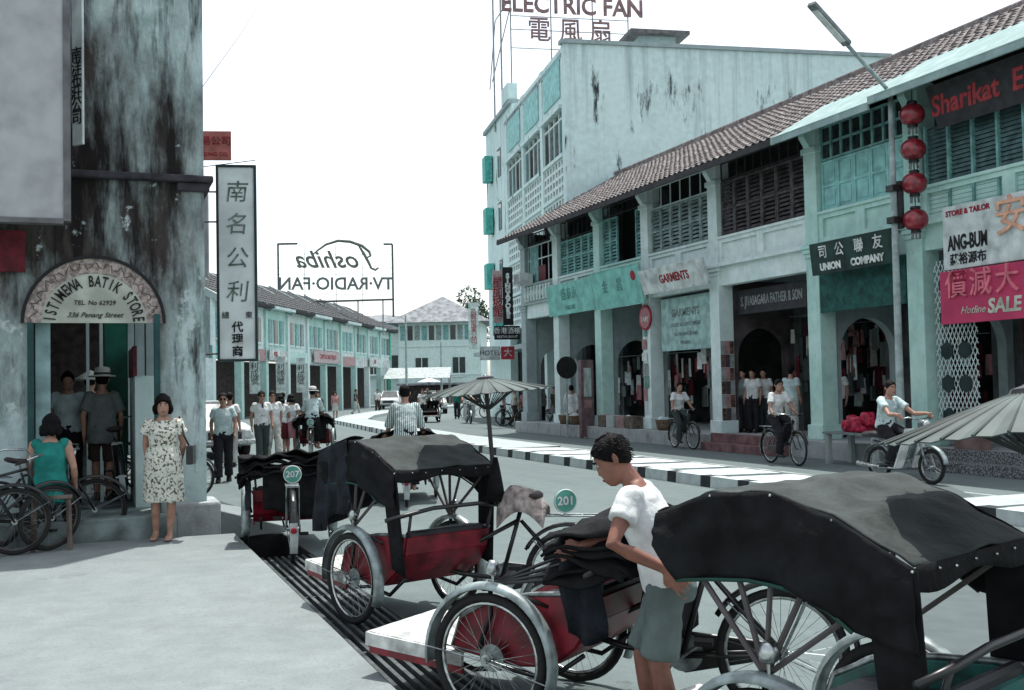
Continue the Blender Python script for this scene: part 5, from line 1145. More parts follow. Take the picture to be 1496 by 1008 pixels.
# ------------------------------------------------------------------ moving cycles
BK1p = at_z(1168, 681, 0); BK1 = bicycle('bicycle ridden by the man in the white shirt past the brown shutters', (BK1p.x+.07, BK1p.y+1.07, 0), 184, -.05, 0, frm=BLACKMET)
BK2p = at_z(1012, 657, 0); BK2 = bicycle('bicycle ridden by the cyclist beside the garment shop', (BK2p.x+.1, BK2p.y+1.07, 0), 186, .1, 0, basket=False)
def motorbike(label, loc, az, leg=INKW, group=None):
    b = thing('motorbike', label, 'motorbike', loc, head_rz(az), group); r = .28; wb = 1.18
    RW, FW = V((0,0,r)), V((wb,0,r))
    for c_ in (RW, FW): wheel(b, c_, r, tyre=.032, spokes=24)
    guard(b, 'rear_mudguard', RW, r+.045, R(20), R(190), .11, STEEL, stays=False); guard(b, 'front_mudguard', FW, r+.045, R(10), R(150), .10, FENDER, stays=False)
    q = MB(); hd = V((.96,0,.92))
    for s_ in (1, -1): q.tube([hd+V((0,s_*.06,-.15)), FW+V((-.02,s_*.08,.0))], .02, 8)
    q.build('fork', STEEL, b)
    q = MB(); q.tube([hd, (.72,0,.42), (.35,0,.38), (.15,0,.58), (-.12,0,.62)], .045, 10); q.build('frame', mat('bike_blue_grey', (.12,.16,.17), .4, spec=.5), b, smooth=True)
    q = MB(); q.loft([[V((x, w_*cos(a), z+h_*sin(a))) for a in [2*pi*j/12 for j in range(12)]] for x, z, w_, h_ in ((-.35,.74,.03,.02),(-.30,.75,.11,.05),(-.05,.76,.13,.06),(.25,.73,.10,.05),(.34,.70,.03,.02))]); q.build('seat', mat('seat_vinyl', (.03,.03,.033)), b, smooth=True)
    q = MB()
    for s_ in (1, -1): q.loft([[V((x, s_*(.10+.17*wv)+0*z, z)) for x, z in ((.92-.02*wv,.88),(.80,.62),(.68,.36),(.62,.24),(.645,.23),(.71,.36),(.83,.62),(.945-.02*wv,.88))] for wv in (0, .35, .7, 1)])
    q.build('leg_shield', leg, b, smooth=False)
    MB().b2(.28, .66, -.10, .10, .2, .38).build('engine', STEEL, b, bevel=.04); MB().tube([(.5,-.12,.22),(.2,-.15,.22),(-.35,-.16,.27)], [.025,.03,.04], 10).build('exhaust', CHROME, b, smooth=True)
    q = MB(); q.tube([hd+V((-.14,.34,.10)), hd+V((-.02,.22,.14)), hd+V((.02,0,.10)), hd+V((-.02,-.22,.14)), hd+V((-.14,-.34,.10))], .013, 8); q.build('handlebar', CHROME, b, smooth=True)
    q = MB(); q.sphere(hd+V((.07,0,.02)), (.10,.09,.09), 12, 8); hl = q.build('headlamp', mat('bike_blue_grey', (.12,.16,.17)), b, smooth=True); MB().lathe([(.07,.0),(.06,.02)], 16, hd+V((.145,0,.02)), Matrix.Rotation(pi/2, 3, 'Y')).build('lens', INKW, hl)
    MB().b2(.3, .36, -.28, .28, .24, .265).build('footrest', RUBBER, b)
    return b
MK1p = at_z(1362, 708, 0); f_ = V((sin(R(178)), cos(R(178)), 0)); MK1 = motorbike('step-through motorbike with pale leg shields passing the shops', MK1p - f_*1.18, 178)
MK2p = at_z(682, 618, 0); MK2 = motorbike('distant motorbike coming down the street', (MK2p.x, MK2p.y, 0), 190)
# ------------------------------------------------------------------ cars
def car(label, loc, az, body, group=None, L_=4.0):
    c = thing('car', label, 'car', loc, head_rz(az), group)
    st = [(-2.0,.45,.72,.70),(-1.95,.35,.80,.78),(-1.3,.28,.90,.80),(-.4,.25,.94,.80),(.5,.25,.94,.80),(1.3,.27,.90,.78),(1.85,.33,.82,.74),(1.98,.42,.74,.66)]
    def ring(x, zb, zt, hw): return [V((x, y_, z)) for y_, z in ((-hw,zb),(-hw-.03,(zb+zt)/2),(-hw+.04,zt-.03),(-hw*.6,zt),(hw*.6,zt),(hw-.04,zt-.03),(hw+.03,(zb+zt)/2),(hw,zb))]
    q = MB(); q.loft([ring(*s_) for s_ in st]); q.build('body', body, c, smooth=False, bevel=.03)
    cab = [(-1.35,.90,.72),(-.95,1.38,.56),(.15,1.42,.56),(.75,.92,.72)]
    q = MB(); q.add([(x, s_*hw, z) for x, z, hw in cab for s_ in (-1, 1)], [(0,2,3,1),(2,4,5,3),(4,6,7,5),(0,6,4,2),(1,3,5,7)]); q.build('windows', GLASS, c)
    q = MB(); q.b2(-1.0, .2, -.58, .58, 1.37, 1.45)
    for s_ in (-1, 1):
        for (a, b) in ((0,1),(2,3)): q.beam((cab[a][0],s_*cab[a][2],cab[a][1]), (cab[b][0],s_*cab[b][2],cab[b][1]), .07, .07)
        q.beam((-.45,s_*.60,1.40), (-.40,s_*.74,.92), .06, .05)
    q.build('roof', body, c, bevel=.03)
    for x in (-1.25, 1.25):
        for s_ in (-1, 1):
            w_ = MB().lathe([(.18,-.09),(.29,-.09),(.305,-.05),(.305,.05),(.29,.09),(.18,.09)], 24, (x, s_*.70, .305), Matrix.Rotation(pi/2, 3, 'X')).build('wheel', RUBBER, c, smooth=True)
            MB().lathe([(.05,.095),(.17,.085),(.17,-.085),(.05,-.095)], 18, (x, s_*.70, .305), Matrix.Rotation(pi/2, 3, 'X')).build('hubcap', CHROME, w_, smooth=True)
    for x, n_ in ((2.03,'front_bumper'),(-2.05,'rear_bumper')): MB().b2(x-.05, x+.05, -.80, .80, .36, .48).build(n_, CHROME, c, bevel=.03)
    MB().b2(1.96, 2.0, -.42, .42, .50, .68).build('grille', BDARK, c)
    for s_ in (-1, 1): MB().lathe([(.10,0),(.09,.04)], 16, (1.95, s_*.58, .62), Matrix.Rotation(pi/2, 3, 'Y')).build('headlight', INKW, c)
    return c
CARW = mat('car_white', (.55,.60,.60), .3, var=.1, spec=.5, coat=.4)
p = at_z(338, 672, 0); car('white saloon car standing beside the walking man on the left', (p.x-.45, p.y+2.3, 0), 170, CARW)
p = at_z(585, 598, 0); car('distant white car rounding the bend by the far row', (p.x, p.y+3, 0), 200, CARW)
p = at_z(655, 605, 0); car('distant pale car behind the distant motorbike', (p.x, p.y+3, 0), 195, mat('car_grey', (.3,.34,.35), .3, spec=.5))
# ------------------------------------------------------------------ people
BASE = dict(pel=(0,0,.90), wst=(0,.01,1.05), chs=(0,.01,1.22), nek=(0,-.01,1.405), hd=(0,.015,1.53), hf=(0,1,-.05), hu=(0,0,1),
    shL=(-.158,0,1.335), elL=(-.205,-.03,1.08), wrL=(-.215,.04,.85), shR=(.158,0,1.335), elR=(.205,-.03,1.08), wrR=(.22,.04,.85),
    haL=(-.02,.3,-.95), haR=(.02,.3,-.95),
    hpL=(-.085,0,.87), knL=(-.09,.02,.48), anL=(-.09,-.02,.075), hpR=(.085,0,.87), knR=(.09,.02,.48), anR=(.09,-.02,.075), toL=(-.02,1,0), toR=(.02,1,0))
WALK = dict(knL=(-.09,.14,.50), anL=(-.09,.24,.08), knR=(.09,.03,.47), anR=(.09,-.22,.13), elL=(-.22,-.10,1.09), wrL=(-.21,-.12,.85), elR=(.22,.06,1.09), wrR=(.21,.18,.89), toR=(.02,1,-.5))
WALK2 = dict(knR=(.09,.12,.49), anR=(.09,.18,.08), knL=(-.09,.0,.47), anL=(-.09,-.18,.11), elR=(.22,-.10,1.09), wrR=(.21,-.08,.85), elL=(-.22,.04,1.09), wrL=(-.21,.14,.89), toL=(-.02,1,-.4))
def cyc(oy, oz, hx=.27, hy=.62, hz=1.04, fl=(.52,.20), fr=(.40,.46), lean=.12):
    return dict(pel=(0,oy,oz), wst=(0,oy+.02,oz+.15), chs=(0,oy+.03+lean*.5,oz+.32), nek=(0,oy+lean,oz+.49), hd=(0,oy+lean+.04,oz+.62),
        shL=(-.158,oy+lean*.9,oz+.425), shR=(.158,oy+lean*.9,oz+.425), elL=(-.26,(oy+lean+hy)/2,(oz+.40+hz)/2-.09), elR=(.26,(oy+lean+hy)/2,(oz+.40+hz)/2-.09), wrL=(-hx,hy-.06,hz+.03), wrR=(hx,hy-.06,hz+.03), haL=(0,.8,-.5), haR=(0,.8,-.5),
        hpL=(-.085,oy+.02,oz-.02), hpR=(.085,oy+.02,oz-.02), knR=(.11,oy+.36,(oz+fl[1])/2+.03), anR=(.12,fl[0],fl[1]), knL=(-.11,oy+.40,(oz+fr[1])/2+.14), anL=(-.12,fr[0],fr[1]))
def ell(c, r, f, a, b, n=16): return [c + r*(a*cos(2*pi*j/n)) + f*(b*sin(2*pi*j/n)) for j in range(n)]
def remesh(o, vox, smooth=2):
    m = o.modifiers.new('r', 'REMESH'); m.mode = 'VOXEL'; m.voxel_size = vox; m.use_smooth_shade = True
    m = o.modifiers.new('s', 'SMOOTH'); m.factor = .5; m.iterations = smooth; return o
def person(label, loc, az, H=1.65, pose={}, top=WHITEC, bottom=BLACKC, skin=SKIN, sleeve=.55, legs='long', female=False, hat=None, vox=.014, shoes=None, detail=False,
           shirt_out=False, hairstyle='short', extra=None, group=None, tie=False, glasses=False, sleeveless=False):
    k = H/1.65; J = {a: V(b)*(1 if a in ('hf','hu','haL','haR','toL','toR') else k) for a, b in {**BASE, **pose}.items()}
    o = thing('person', label, 'person', loc, -R(az), group)
    sr = (J['shR']-J['shL']).normalized(); hr = (J['hpR']-J['hpL']).normalized()
    def fwd(r_, up): f_ = up.cross(r_); return f_.normalized()
    up_t = (J['nek']-J['wst']).normalized(); up_p = (J['wst']-J['pel']).normalized()
    ft, fp = fwd(sr, up_t), fwd(hr, up_p)
    sc = .93 if female else 1.0
    def torso(q, e, lo=-.10, top_=True, out=0, neck=0):
        R_ = [(J['pel']+up_p*lo*k, hr, fp, .150+out, .105+out), (J['pel'], hr, fp, .162+out, .112+out*.7), (J['wst'], (hr+sr).normalized(), fp, (.132 if female else .142)+out*.6, .098+out*.4), (J['chs'], sr, ft, .160*sc, .112+(.025 if female else 0)),
              (J['nek']-up_t*.10*k, sr, ft, .150*sc, .088), (J['nek']-up_t*.05*k, sr, ft, .100, .066)] + ([(J['nek']+up_t*.0, sr, ft, .06, .055)] if not neck else [(J['nek']-up_t*(.045+.015*(neck-1))*k, sr, ft, .07+.02*(neck-1), .052)])
        q.loft([ell(c, r_, f_, (a+e)*k, (b+e)*k) for c, r_, f_, a, b in R_])
    def limb(q, pts, rs, e=0, n=12): q.tube(pts, [(r_+e)*k for r_ in rs], n)
    b = MB(); torso(b, 0)
    for s_ in 'LR':
        sh_, el_, wr_ = J['sh'+s_], J['el'+s_], J['wr'+s_]; ha = J['ha'+s_].normalized(); sx = -1 if s_ == 'L' else 1
        limb(b, [sh_-sr*sx*.05*k, sh_, (sh_+el_)/2, el_, (el_*.65+wr_*.35), wr_, wr_+ha*.03*k], (.046,.050,.045,.036,.037,.026,.024)); b.sphere(sh_, .050*k, 10, 8)
        # hand: palm, four fingers, thumb
        side = ha.cross(sr*sx).normalized()
        if side.length < .1: side = V((0,1,0))
        nrm = ha.cross(side).normalized(); fwd_s = side if side.dot(V((0,1,0))) > 0 else -side
        kn = wr_+ha*.085*k
        b.loft([ell(wr_, fwd_s, nrm, .026*k, .018*k, 10), ell(wr_+ha*.05*k, fwd_s, nrm, .038*k, .016*k, 10), ell(kn, fwd_s, nrm, .038*k, .014*k, 10), ell(kn+ha*.008*k, fwd_s, nrm, .03*k, .008*k, 10)])
        curl = -sr*sx
        for f_i, ln in enumerate((.068,.076,.070,.055)):
            st = kn + fwd_s*(.028-.019*f_i)*k; spread = fwd_s*(.006-.004*f_i)
            cf = .1 if detail else 1; m1 = st+(ha+spread*(32 if detail else 5)).normalized()*ln*.5*k+curl*.006*k*cf; m2 = m1+(ha*.8+spread*(24 if detail else 2)+curl*.45*cf).normalized()*ln*.5*k
            b.tube([st-ha*.02*k, st, m1, m2], [.0095*k,.0095*k,.0088*k,.0065*k], 7)
        tb_ = wr_+ha*.03*k+fwd_s*.026*k; b.tube([tb_-fwd_s*.015*k, tb_, tb_+(fwd_s*.7+ha*.7).normalized()*.032*k, tb_+(fwd_s*.4+ha*.9).normalized()*.06*k], [.013*k,.0125*k,.011*k,.008*k], 7)
        hp_, kn_, an_ = J['hp'+s_], J['kn'+s_], J['an'+s_]; to = J['to'+s_].normalized()
        limb(b, [hp_+V((0,0,.03*k)), hp_, (hp_+kn_)/2, kn_, kn_*.65+an_*.35, an_*.9+kn_*.1, an_-V((0,0,.02*k))], (.075,.084,.072,.052,.054,.036,.034))
        fr_ = to.cross(V((0,0,1))).normalized(); fz = fr_.cross(to).normalized()
        A = an_-fz*.035*k
        b.loft([ell(A+to*d*k+fz*(h_-.028)*k, fr_, fz, w_*k, h_*k, 10) for d, w_, h_ in ((-.055,.022,.02),(-.04,.032,.036),(.02,.036,.042),(.09,.042,.028),(.14,.044,.018),(.17,.036,.012),(.185,.02,.008))])
    hf = J['hf'].normalized(); hu = (J['hu']-hf*J['hu'].dot(hf)).normalized(); hrt = hf.cross(hu).normalized()
    HM = Matrix((hrt, hf, hu)).transposed(); hc = J['hd']
    def HP(x, y, z): return hc + HM @ V((x, y, z))*k
    b.tube([J['nek']-up_t*.05*k, J['nek'], HP(0,-.015,-.06)], [.058*k,.05*k,.05*k], 12)
    # head as lofted rings from chin to crown
    hs = [(-.118,.045,.022,.018),(-.105,.042,.040,.042),(-.075,.034,.056,.066),(-.03,.012,.066,.086),(.015,.004,.071,.092),(.06,-.002,.070,.090),(.09,-.006,.058,.074),(.112,-.01,.035,.045),(.12,-.01,.012,.015)]
    b.loft([[HP(a*cos(2*pi*j/18), cy+bb*sin(2*pi*j/18), z) for j in range(18)] for z, cy, a, bb in hs])
    b.loft([[HP(x*1.0, y, z) for x, y, z in pts_] for pts_ in ([(-.006,.088,.022),(.006,.088,.022),(0,.098,.022)], [(-.010,.088,-.005),(.010,.088,-.005),(0,.112,-.008)], [(-.016,.085,-.03),(.016,.085,-.03),(0,.122,-.026)], [(-.010,.082,-.04),(.010,.082,-.04),(0,.106,-.04)])])
    for sx in (-1, 1):
        b.loft([[HP(sx*(.068+dx+.010*(1 if 2 < j < 7 else 0)), -.012+ry*cos(2*pi*j/10)*.9-.004, .0+rz_*sin(2*pi*j/10)) for j in range(10)] for dx, ry, rz_ in ((-.006,.012,.022),(.004,.018,.030),(.014,.019,.032),(.016,.012,.022))])
        b.sphere(HP(sx*.03,.078,.03), (.022*k,.014*k,.010*k), 8, 6)
    b.sphere(HP(0,.087,-.060), (.024*k,.014*k,.008*k), 10, 6); b.sphere(HP(0,.084,-.073), (.020*k,.014*k,.008*k), 10, 6)
    remesh(b.build('body', skin, o, smooth=True), vox if not detail else .007, 2 if not detail else 1)
    if detail or vox < .013:
        for sx in (-1, 1):
            e = MB().sphere(HP(sx*.031,.084,.012), (.0135*k,.008*k,.008*k), 10, 8).build('eye', EYE, o, smooth=True); MB().sphere(HP(sx*.031,.0895,.0125), (.0085*k,.005*k,.008*k), 8, 6).build('iris', IRIS, e, smooth=True)
            MB().tube([HP(sx*.012,.098,.031),HP(sx*.03,.0975,.037),HP(sx*.052,.083,.031)], [.004*k,.006*k,.003*k], 6).build('eyebrow', HAIR, o)
        q = MB(); q.tube([HP(-.024,.090,-.066),HP(-.01,.0995,-.064),HP(0,.100,-.066),HP(.01,.0995,-.064),HP(.024,.090,-.066)], [.004*k,.0065*k,.0065*k,.0065*k,.004*k], 6); q.build('lips', LIP, o, smooth=True)
    # hair
    q = MB(); th = 0.012
    def cap_(zlow_f, zlow_b, e, top_e=.0):
        rings = []
        for i in range(11):
            t_ = i/10
            row = []
            for j in range(24):
                a = 2*pi*j/24; fr2 = (sin(a)+1)/2          # 1 at the front
                zl = zlow_f*fr2**1.6+zlow_b*(1-fr2**1.6); z = zl+(.128+e+top_e-zl)*sin(t_*pi/2)
                # skull radius at z
                zz = max(-.11, min(.118, z*.93)); lo = hs[0]
                for h0, h1 in zip(hs[:-1], hs[1:]):
                    if h0[0] <= zz <= h1[0]:
                        u = (zz-h0[0])/(h1[0]-h0[0]); lo = [x0+(x1-x0)*u for x0, x1 in zip(h0, h1)]
                sh = cos(t_*pi/2)**.35 if t_ > .85 else 1
                row.append(HP((lo[2]+e)*cos(a)*sh*(1+.03*sin(5*a+i)), lo[1]+(lo[3]+e)*sin(a)*sh, z))
            rings.append(row)
        q.loft(rings)
    if hairstyle == 'short': cap_(.080, -.055, .013)
    elif hairstyle == 'receding': cap_(.095, -.05, .010)
    elif hairstyle == 'bob':
        cap_(.072, -.085, .020, -.004)
        for kx in range(14):
            a = pi*.98+pi*1.04*kx/13; q.sphere(HP(.084*cos(a)*1.02, -.012+.098*sin(a), -.045+.02*sin(kx*2.1)), (.034*k,.034*k,.048*k), 8, 6)
        for sx in (-1, 1): q.sphere(HP(sx*.076, .022, .02), (.022*k,.038*k,.06*k), 8, 6)
    if hairstyle != 'none': remesh(q.build('hair', HAIR, o, smooth=True), max(.008, vox*.7), 1)
    if detail:
        q2 = MB(); random.seed(4)
        for kx in range(420):
            a = rnd(0, 2*pi); t_ = rnd(.05, .97)*pi/2; fr2 = (sin(a)+1)/2; zl = .072*fr2**1.6-.05*(1-fr2**1.6); z = zl+(.138-zl)*sin(t_)
            zz = max(-.11, min(.118, z*.93)); lo = hs[0]
            for h0, h1 in zip(hs[:-1], hs[1:]):
                if h0[0] <= zz <= h1[0]:
                    u = (zz-h0[0])/(h1[0]-h0[0]); lo = [x0+(x1-x0)*u for x0, x1 in zip(h0, h1)]
            d0 = V((cos(a), sin(a), .4)).normalized(); b0 = V(((lo[2]+.010)*cos(a), lo[1]+(lo[3]+.010)*sin(a), z)); dn = V((cos(a)*.3, .8 if fr2 > .55 else -.5, -.7)).normalized()
            L2 = rnd(.016, .026); q2.tube([HP(*b0), HP(*(b0+d0*L2*.16+dn*L2*.5)), HP(*(b0+d0*L2*.12+dn*L2))], [.0026*k,.0022*k,.0008*k], 4)
        q2.build('hair_strands', HAIR, o, smooth=True); random.seed(19)
    # top garment
    if top is not None:
        q = MB(); e = .016
        hem = -.03 if not shirt_out else -.17
        torso(q, e, hem, out=.012 if shirt_out else .0, neck=1)
        for s_ in 'LR':
            sx = -1 if s_ == 'L' else 1; sh_, el_, wr_ = J['sh'+s_], J['el'+s_], J['wr'+s_]
            if sleeveless: q.sphere(sh_-sr*sx*.03*k, .062*k, 10, 8); continue
            if sleeve <= 1: pts_ = [sh_-sr*sx*.06*k, sh_+sr*sx*.0, sh_*(1-sleeve*.5)+el_*sleeve*.5, sh_*(1-sleeve)+el_*sleeve]; rs = (.056,.062,.063,.068)
            else: pts_ = [sh_-sr*sx*.06*k, sh_, (sh_+el_)/2, el_, el_*.4+wr_*.6, wr_*.95+el_*.05]; rs = (.056,.062,.057,.052,.047,.038)
            limb(q, pts_, rs); q.sphere(sh_-sr*sx*.012*k, .064*k, 10, 8)
        # sink the neckline
        wrinkle(remesh(q.build('shirt' if not female else 'blouse', top, o, smooth=True), vox*.85, 2), .020, .07, .28)
    if legs == 'dress':
        q = MB(); torso(q, .016, -.02, neck=2)
        gr_ = [(J['wst']+V((0,.012,-.0)),.175,.16),(J['pel']+V((0,.02,0))*k,.205,.185),(J['pel']+V((0,.01,-.15*k)),.215,.175),(J['pel']+V((0,0,-.32*k)),.222,.165),(J['pel']+V((0,0,-.46*k)),.228,.16)]
        n = 40; q.loft([[c + V((a*k*(1+.03*i/4*sin(9*t_))*cos(t_), bb*k*(1+.05*i/4*sin(9*t_+1))*sin(t_), .006*sin(5*t_)*i/4)) for t_ in [2*pi*j/n for j in range(n)]] for i, (c, a, bb) in enumerate(gr_)])
        for s_ in 'LR':
            sx = -1 if s_ == 'L' else 1; sh_, el_ = J['sh'+s_], J['el'+s_]
            limb(q, [sh_-sr*sx*.05*k, sh_, sh_*.7+el_*.3, sh_*.48+el_*.52], (.05,.058,.068,.082))
        wrinkle(remesh(q.build('dress', bottom, o, smooth=True), vox*.8, 2), .022, .08, .28)
    elif legs == 'skirt':
        q = MB(); n = 30
        q.loft([[c + V((a*k*cos(t_), bb*k*sin(t_), 0)) for t_ in [2*pi*j/n for j in range(n)]] for c, a, bb in ((J['wst']-V((0,0,.02*k)),.148,.112),(J['pel'],.178,.135),(J['pel']-V((0,0,.2*k)),.19,.15),(J['pel']-V((0,0,.42*k)),.20,.165))])
        q.build('skirt', bottom, o, smooth=True, bevel=.01)
    else:
        q = MB(); e = .012
        q.loft([ell(c, hr, fp, (a+e)*k, (bb+e)*k) for c, a, bb in ((J['wst']-up_p*.03*k,.142,.10),(J['pel'],.162,.114),(J['pel']-up_p*.07*k,.158,.112),(J['pel']-up_p*.12*k,.10,.08))])
        for s_ in 'LR':
            hp_, kn_, an_ = J['hp'+s_], J['kn'+s_], J['an'+s_]
            if legs == 'long': limb(q, [hp_+V((0,0,.04*k)), hp_, (hp_+kn_)/2, kn_, kn_*.5+an_*.5, an_+(kn_-an_)*.05], (.088,.098,.088,.076,.074,.078))
            else: limb(q, [hp_+V((0,0,.04*k)), hp_, (hp_+kn_)/2, kn_*(.88)+hp_*.12], (.086,.095,.090,.094))
        wrinkle(remesh(q.build('trousers' if legs == 'long' else 'shorts', bottom, o, smooth=True), vox*.85, 2), .022, .08, .3)
    if shoes is not None:
        for s_ in 'LR':
            an_, to = J['an'+s_], J['to'+s_].normalized(); fr_ = to.cross(V((0,0,1))).normalized(); fz = fr_.cross(to).normalized(); A = an_-fz*.035*k
            q = MB(); q.loft([ell(A+to*d*k+fz*(h_-.034)*k, fr_, fz, w_*k, h_*k, 12) for d, w_, h_ in ((-.07,.028,.03),(-.05,.042,.05),(.02,.044,.052),(.09,.05,.037),(.15,.05,.026),(.185,.04,.02),(.2,.022,.014))]); q.build('shoe', shoes, o, smooth=True)
    if hat == 'sun':
        q = MB(); q.T = Matrix.Translation(HP(0,-.005,.06)) @ HM.to_4x4() ; q.lathe([(.17*k,-.012),(.165*k,.0),(.10*k,.012),(.098*k,.07),(.085*k,.105),(.03*k,.115)], 24); q.build('hat', mat('straw_white', (.62,.64,.60), .8), o, smooth=True)
        q = MB(); q.T = Matrix.Translation(HP(0,-.005,.06)) @ HM.to_4x4() ; q.lathe([(.102*k,.012),(.1*k,.04)], 24); q.build('hat_band', BDARK, o)
    elif hat == 'cone':
        q = MB(); q.T = Matrix.Translation(HP(0,-.005,.03)) @ HM.to_4x4() ; q.lathe([(.235*k,.0),(.23*k,.008),(.12*k,.075),(.01*k,.14)], 24); q.build('hat', mat('straw_white', (.62,.64,.60)), o, smooth=True)
    if tie:
        q = MB(); q.grid(lambda u, v: J['nek']+ft*((.072+.06*v**.6-.035*v*v)*k+.012)+sr*((u-.5)*(.035+.03*v)*k)-up_t*((.03+.30*v)*k)+V((0,0.012,0)), 2, 8); q.build('tie', BDARK, o, solid=.006)
    if glasses:
        for sx in (-1, 1): MB().sphere(HP(sx*.031,.092,.012), (.024*k,.007*k,.018*k), 10, 6).build('sunglass_lens', IRIS, o, smooth=True)
    return o, J, k
SHOE = mat('shoe_black', (.015,.014,.014), .4); SANDAL = mat('sandal', (.10,.06,.045), .7)
FLORAL = mat('floral_print', (.60,.62,.54), .9, col2=(.11,.10,.075), scale=36, fac=(.41,.47), bump=.2, obj=True)
STRIPE = mat('striped_shirt', (.5,.58,.57), .9)
_n = STRIPE.node_tree; _w = _n.nodes.new('ShaderNodeTexWave'); _w.inputs['Scale'].default_value = 11; _w.bands_direction = 'X'
_tc = _n.nodes.new('ShaderNodeTexCoord'); _n.links.new(_tc.outputs['Object'], _w.inputs[0]); _r = _n.nodes.new('ShaderNodeValToRGB'); _n.links.new(_w.outputs[0], _r.inputs[0])
_r.color_ramp.elements[0].color = (.10,.17,.17,1); _r.color_ramp.elements[0].position = .35; _r.color_ramp.elements[1].color = (.58,.64,.62,1); _r.color_ramp.elements[1].position = .55
_n.links.new(_r.outputs[0], _n.nodes['Principled BSDF'].inputs['Base Color'])
# --- foreground boy leaning on the red trishaw
bp = at_d(968, 800, 5.0)
BOY = dict(pel=(0,-.02,.80), wst=(0,.02,.93), chs=(0,.07,1.07), nek=(0,.13,1.245), hd=(0,.215,1.345), hf=(-.10,.86,-.50), hu=(0,.5,.86),
    shL=(-.150,.115,1.185), elL=(-.30,.17,1.0), wrL=(-.20,-.04,.885), haL=(.10,-.55,-.62), shR=(.150,.115,1.185), elR=(.20,.22,.97), wrR=(.12,.40,.93), haR=(-.1,.8,-.3),
    hpL=(-.075,-.02,.78), knL=(-.105,.01,.43), anL=(-.11,-.07,.07), hpR=(.075,-.02,.78), knR=(.095,.12,.43), anR=(.09,.06,.07))
BOY = {a: (V(b)*(1.65/1.5) if a not in ('hf','hu','haL','haR') else V(b)) for a, b in BOY.items()}
person('boy in white tee shirt and grey shorts leaning with hand on hip', (bp.x, bp.y, 0), -52, 1.5, BOY, top=WHITEC, bottom=cloth('grey_shorts', (.11,.145,.14)), skin=SKIN2, legs='short', sleeve=.5, vox=.011, detail=True)
# --- woman in floral dress on the pavement
p = at_z(240, 789, .12)
wo, J, k = person('woman in a white floral dress standing before the pillar', (p.x, p.y, .12), 195, 1.55, dict(elL=(-.21,-.06,1.10), wrL=(-.17,-.10,.90), elR=(.21,-.05,1.10), wrR=(.19,-.08,.88), anL=(-.07,.03,.075), anR=(.10,-.04,.075), hf=(-.25,1,-.05)), top=None, bottom=FLORAL, legs='dress', female=True, hairstyle='bob', vox=.011, shoes=None)
q = MB(); q.tube([J['shL']+V((-.02,0,.07))*k, J['shL']+V((-.08,.05,-.15))*k, J['elL']+V((-.08,.05,-.05))*k], .012, 6); q.box(J['elL']+V((-.09,.03,-.14))*k, (.07,.2,.2)); hb_ = q.build('handbag', BLACKMET, None, bevel=.01)
hb_.location = wo.location; hb_.rotation_euler = wo.rotation_euler; tag(hb_, 'black shoulder bag hanging from the floral dress woman', 'handbag')
# --- seated woman in green, back to the camera
p = at_y(72, 640, 12.2)
st_ = thing('stool', 'plain wooden stool under the seated woman in green', 'stool', (p.x+.02, p.y+.0, .12))
MB().b2(-.2, .2, -.17, .17, .52, .56).build('seat', WOOD, st_, bevel=.01)
for sx in (-.16, .16):
    for sy in (-.13, .13): MB().beam((sx,sy,.52), (sx*1.1,sy*1.1,0), .035, .035).build('leg', WOOD, st_)
SIT = dict(pel=(0,0,.66), wst=(0,.03,.80), chs=(0,.05,.98), nek=(0,.05,1.165), hd=(0,.08,1.29), shL=(-.17,.05,1.10), shR=(.17,.05,1.10), elL=(-.23,.06,.84), elR=(.24,.02,.85), wrL=(-.16,.24,.72), wrR=(.22,.16,.66), hpL=(-.09,.03,.64), hpR=(.09,.03,.64), knL=(-.12,.42,.62), knR=(.12,.42,.62), anL=(-.12,.44,.20), anR=(.12,.46,.20), haL=(.3,.9,-.2), haR=(0,.8,-.5))
person('seated woman in a sleeveless green blouse, back turned, by the bicycles', (p.x, p.y, .12), 12, 1.6, SIT, top=GREENC, bottom=BLACKC, female=True, sleeveless=True, vox=.013, hairstyle='bob', shirt_out=True, shoes=SANDAL)
# --- people in the arcade
for px, py, yy_, az_, lab, kw in ((100, 650, 15.0, 185, 'man in pale shirt standing inside the arcade entrance', dict(top=BLUEC, bottom=BLACKC)),
        (150, 690, 14.6, 5, 'man in loose grey shirt and white cap walking into the arcade', dict(top=GREYC, bottom=BROWNC, legs='short', shirt_out=True, hat='sun', pose=WALK, sleeve=.8)),
        (132, 640, 16.4, 10, 'person in a conical straw hat deep in the arcade', dict(top=GREYC, bottom=DKGREY, hat='cone', pose=WALK2))):
    c = at_y(px, py, yy_); person(lab, (c.x, yy_, .36), az_, 1.62, shoes=SANDAL, **kw)
# --- left street walkers
def stand(px, py, lab, az_, H=1.66, **kw):
    p = at_z(px, py, 0); return person(lab, (p.x, p.y, 0), az_, H, shoes=kw.pop('shoes', SHOE), **kw)
stand(327, 704, 'balding man in pale blue shirt and black trousers walking along the gutter', 188, 1.66, top=BLUEC, bottom=BLACKC, pose=WALK2, hairstyle='receding', vox=.012, glasses=True)
stand(336, 682, 'dark-haired man in white shirt behind the balding man, by the car', 15, 1.66, top=WHITEC, bottom=KHAKI)
stand(383, 677, 'man in white shirt, dark tie and sunglasses strolling', 175, 1.68, top=WHITEC, bottom=DKGREY, pose=WALK2, tie=True, glasses=True, vox=.012)
stand(399, 674, 'man in sunglasses and cream trousers just behind the man in the tie', 178, 1.68, top=WHITEC, bottom=KHAKI, pose=WALK, glasses=True)
stand(411, 667, 'woman in white blouse and maroon skirt seen from behind', 12, 1.56, top=WHITEC, bottom=MAROON, female=True, legs='skirt', hairstyle='bob', pose=WALK)
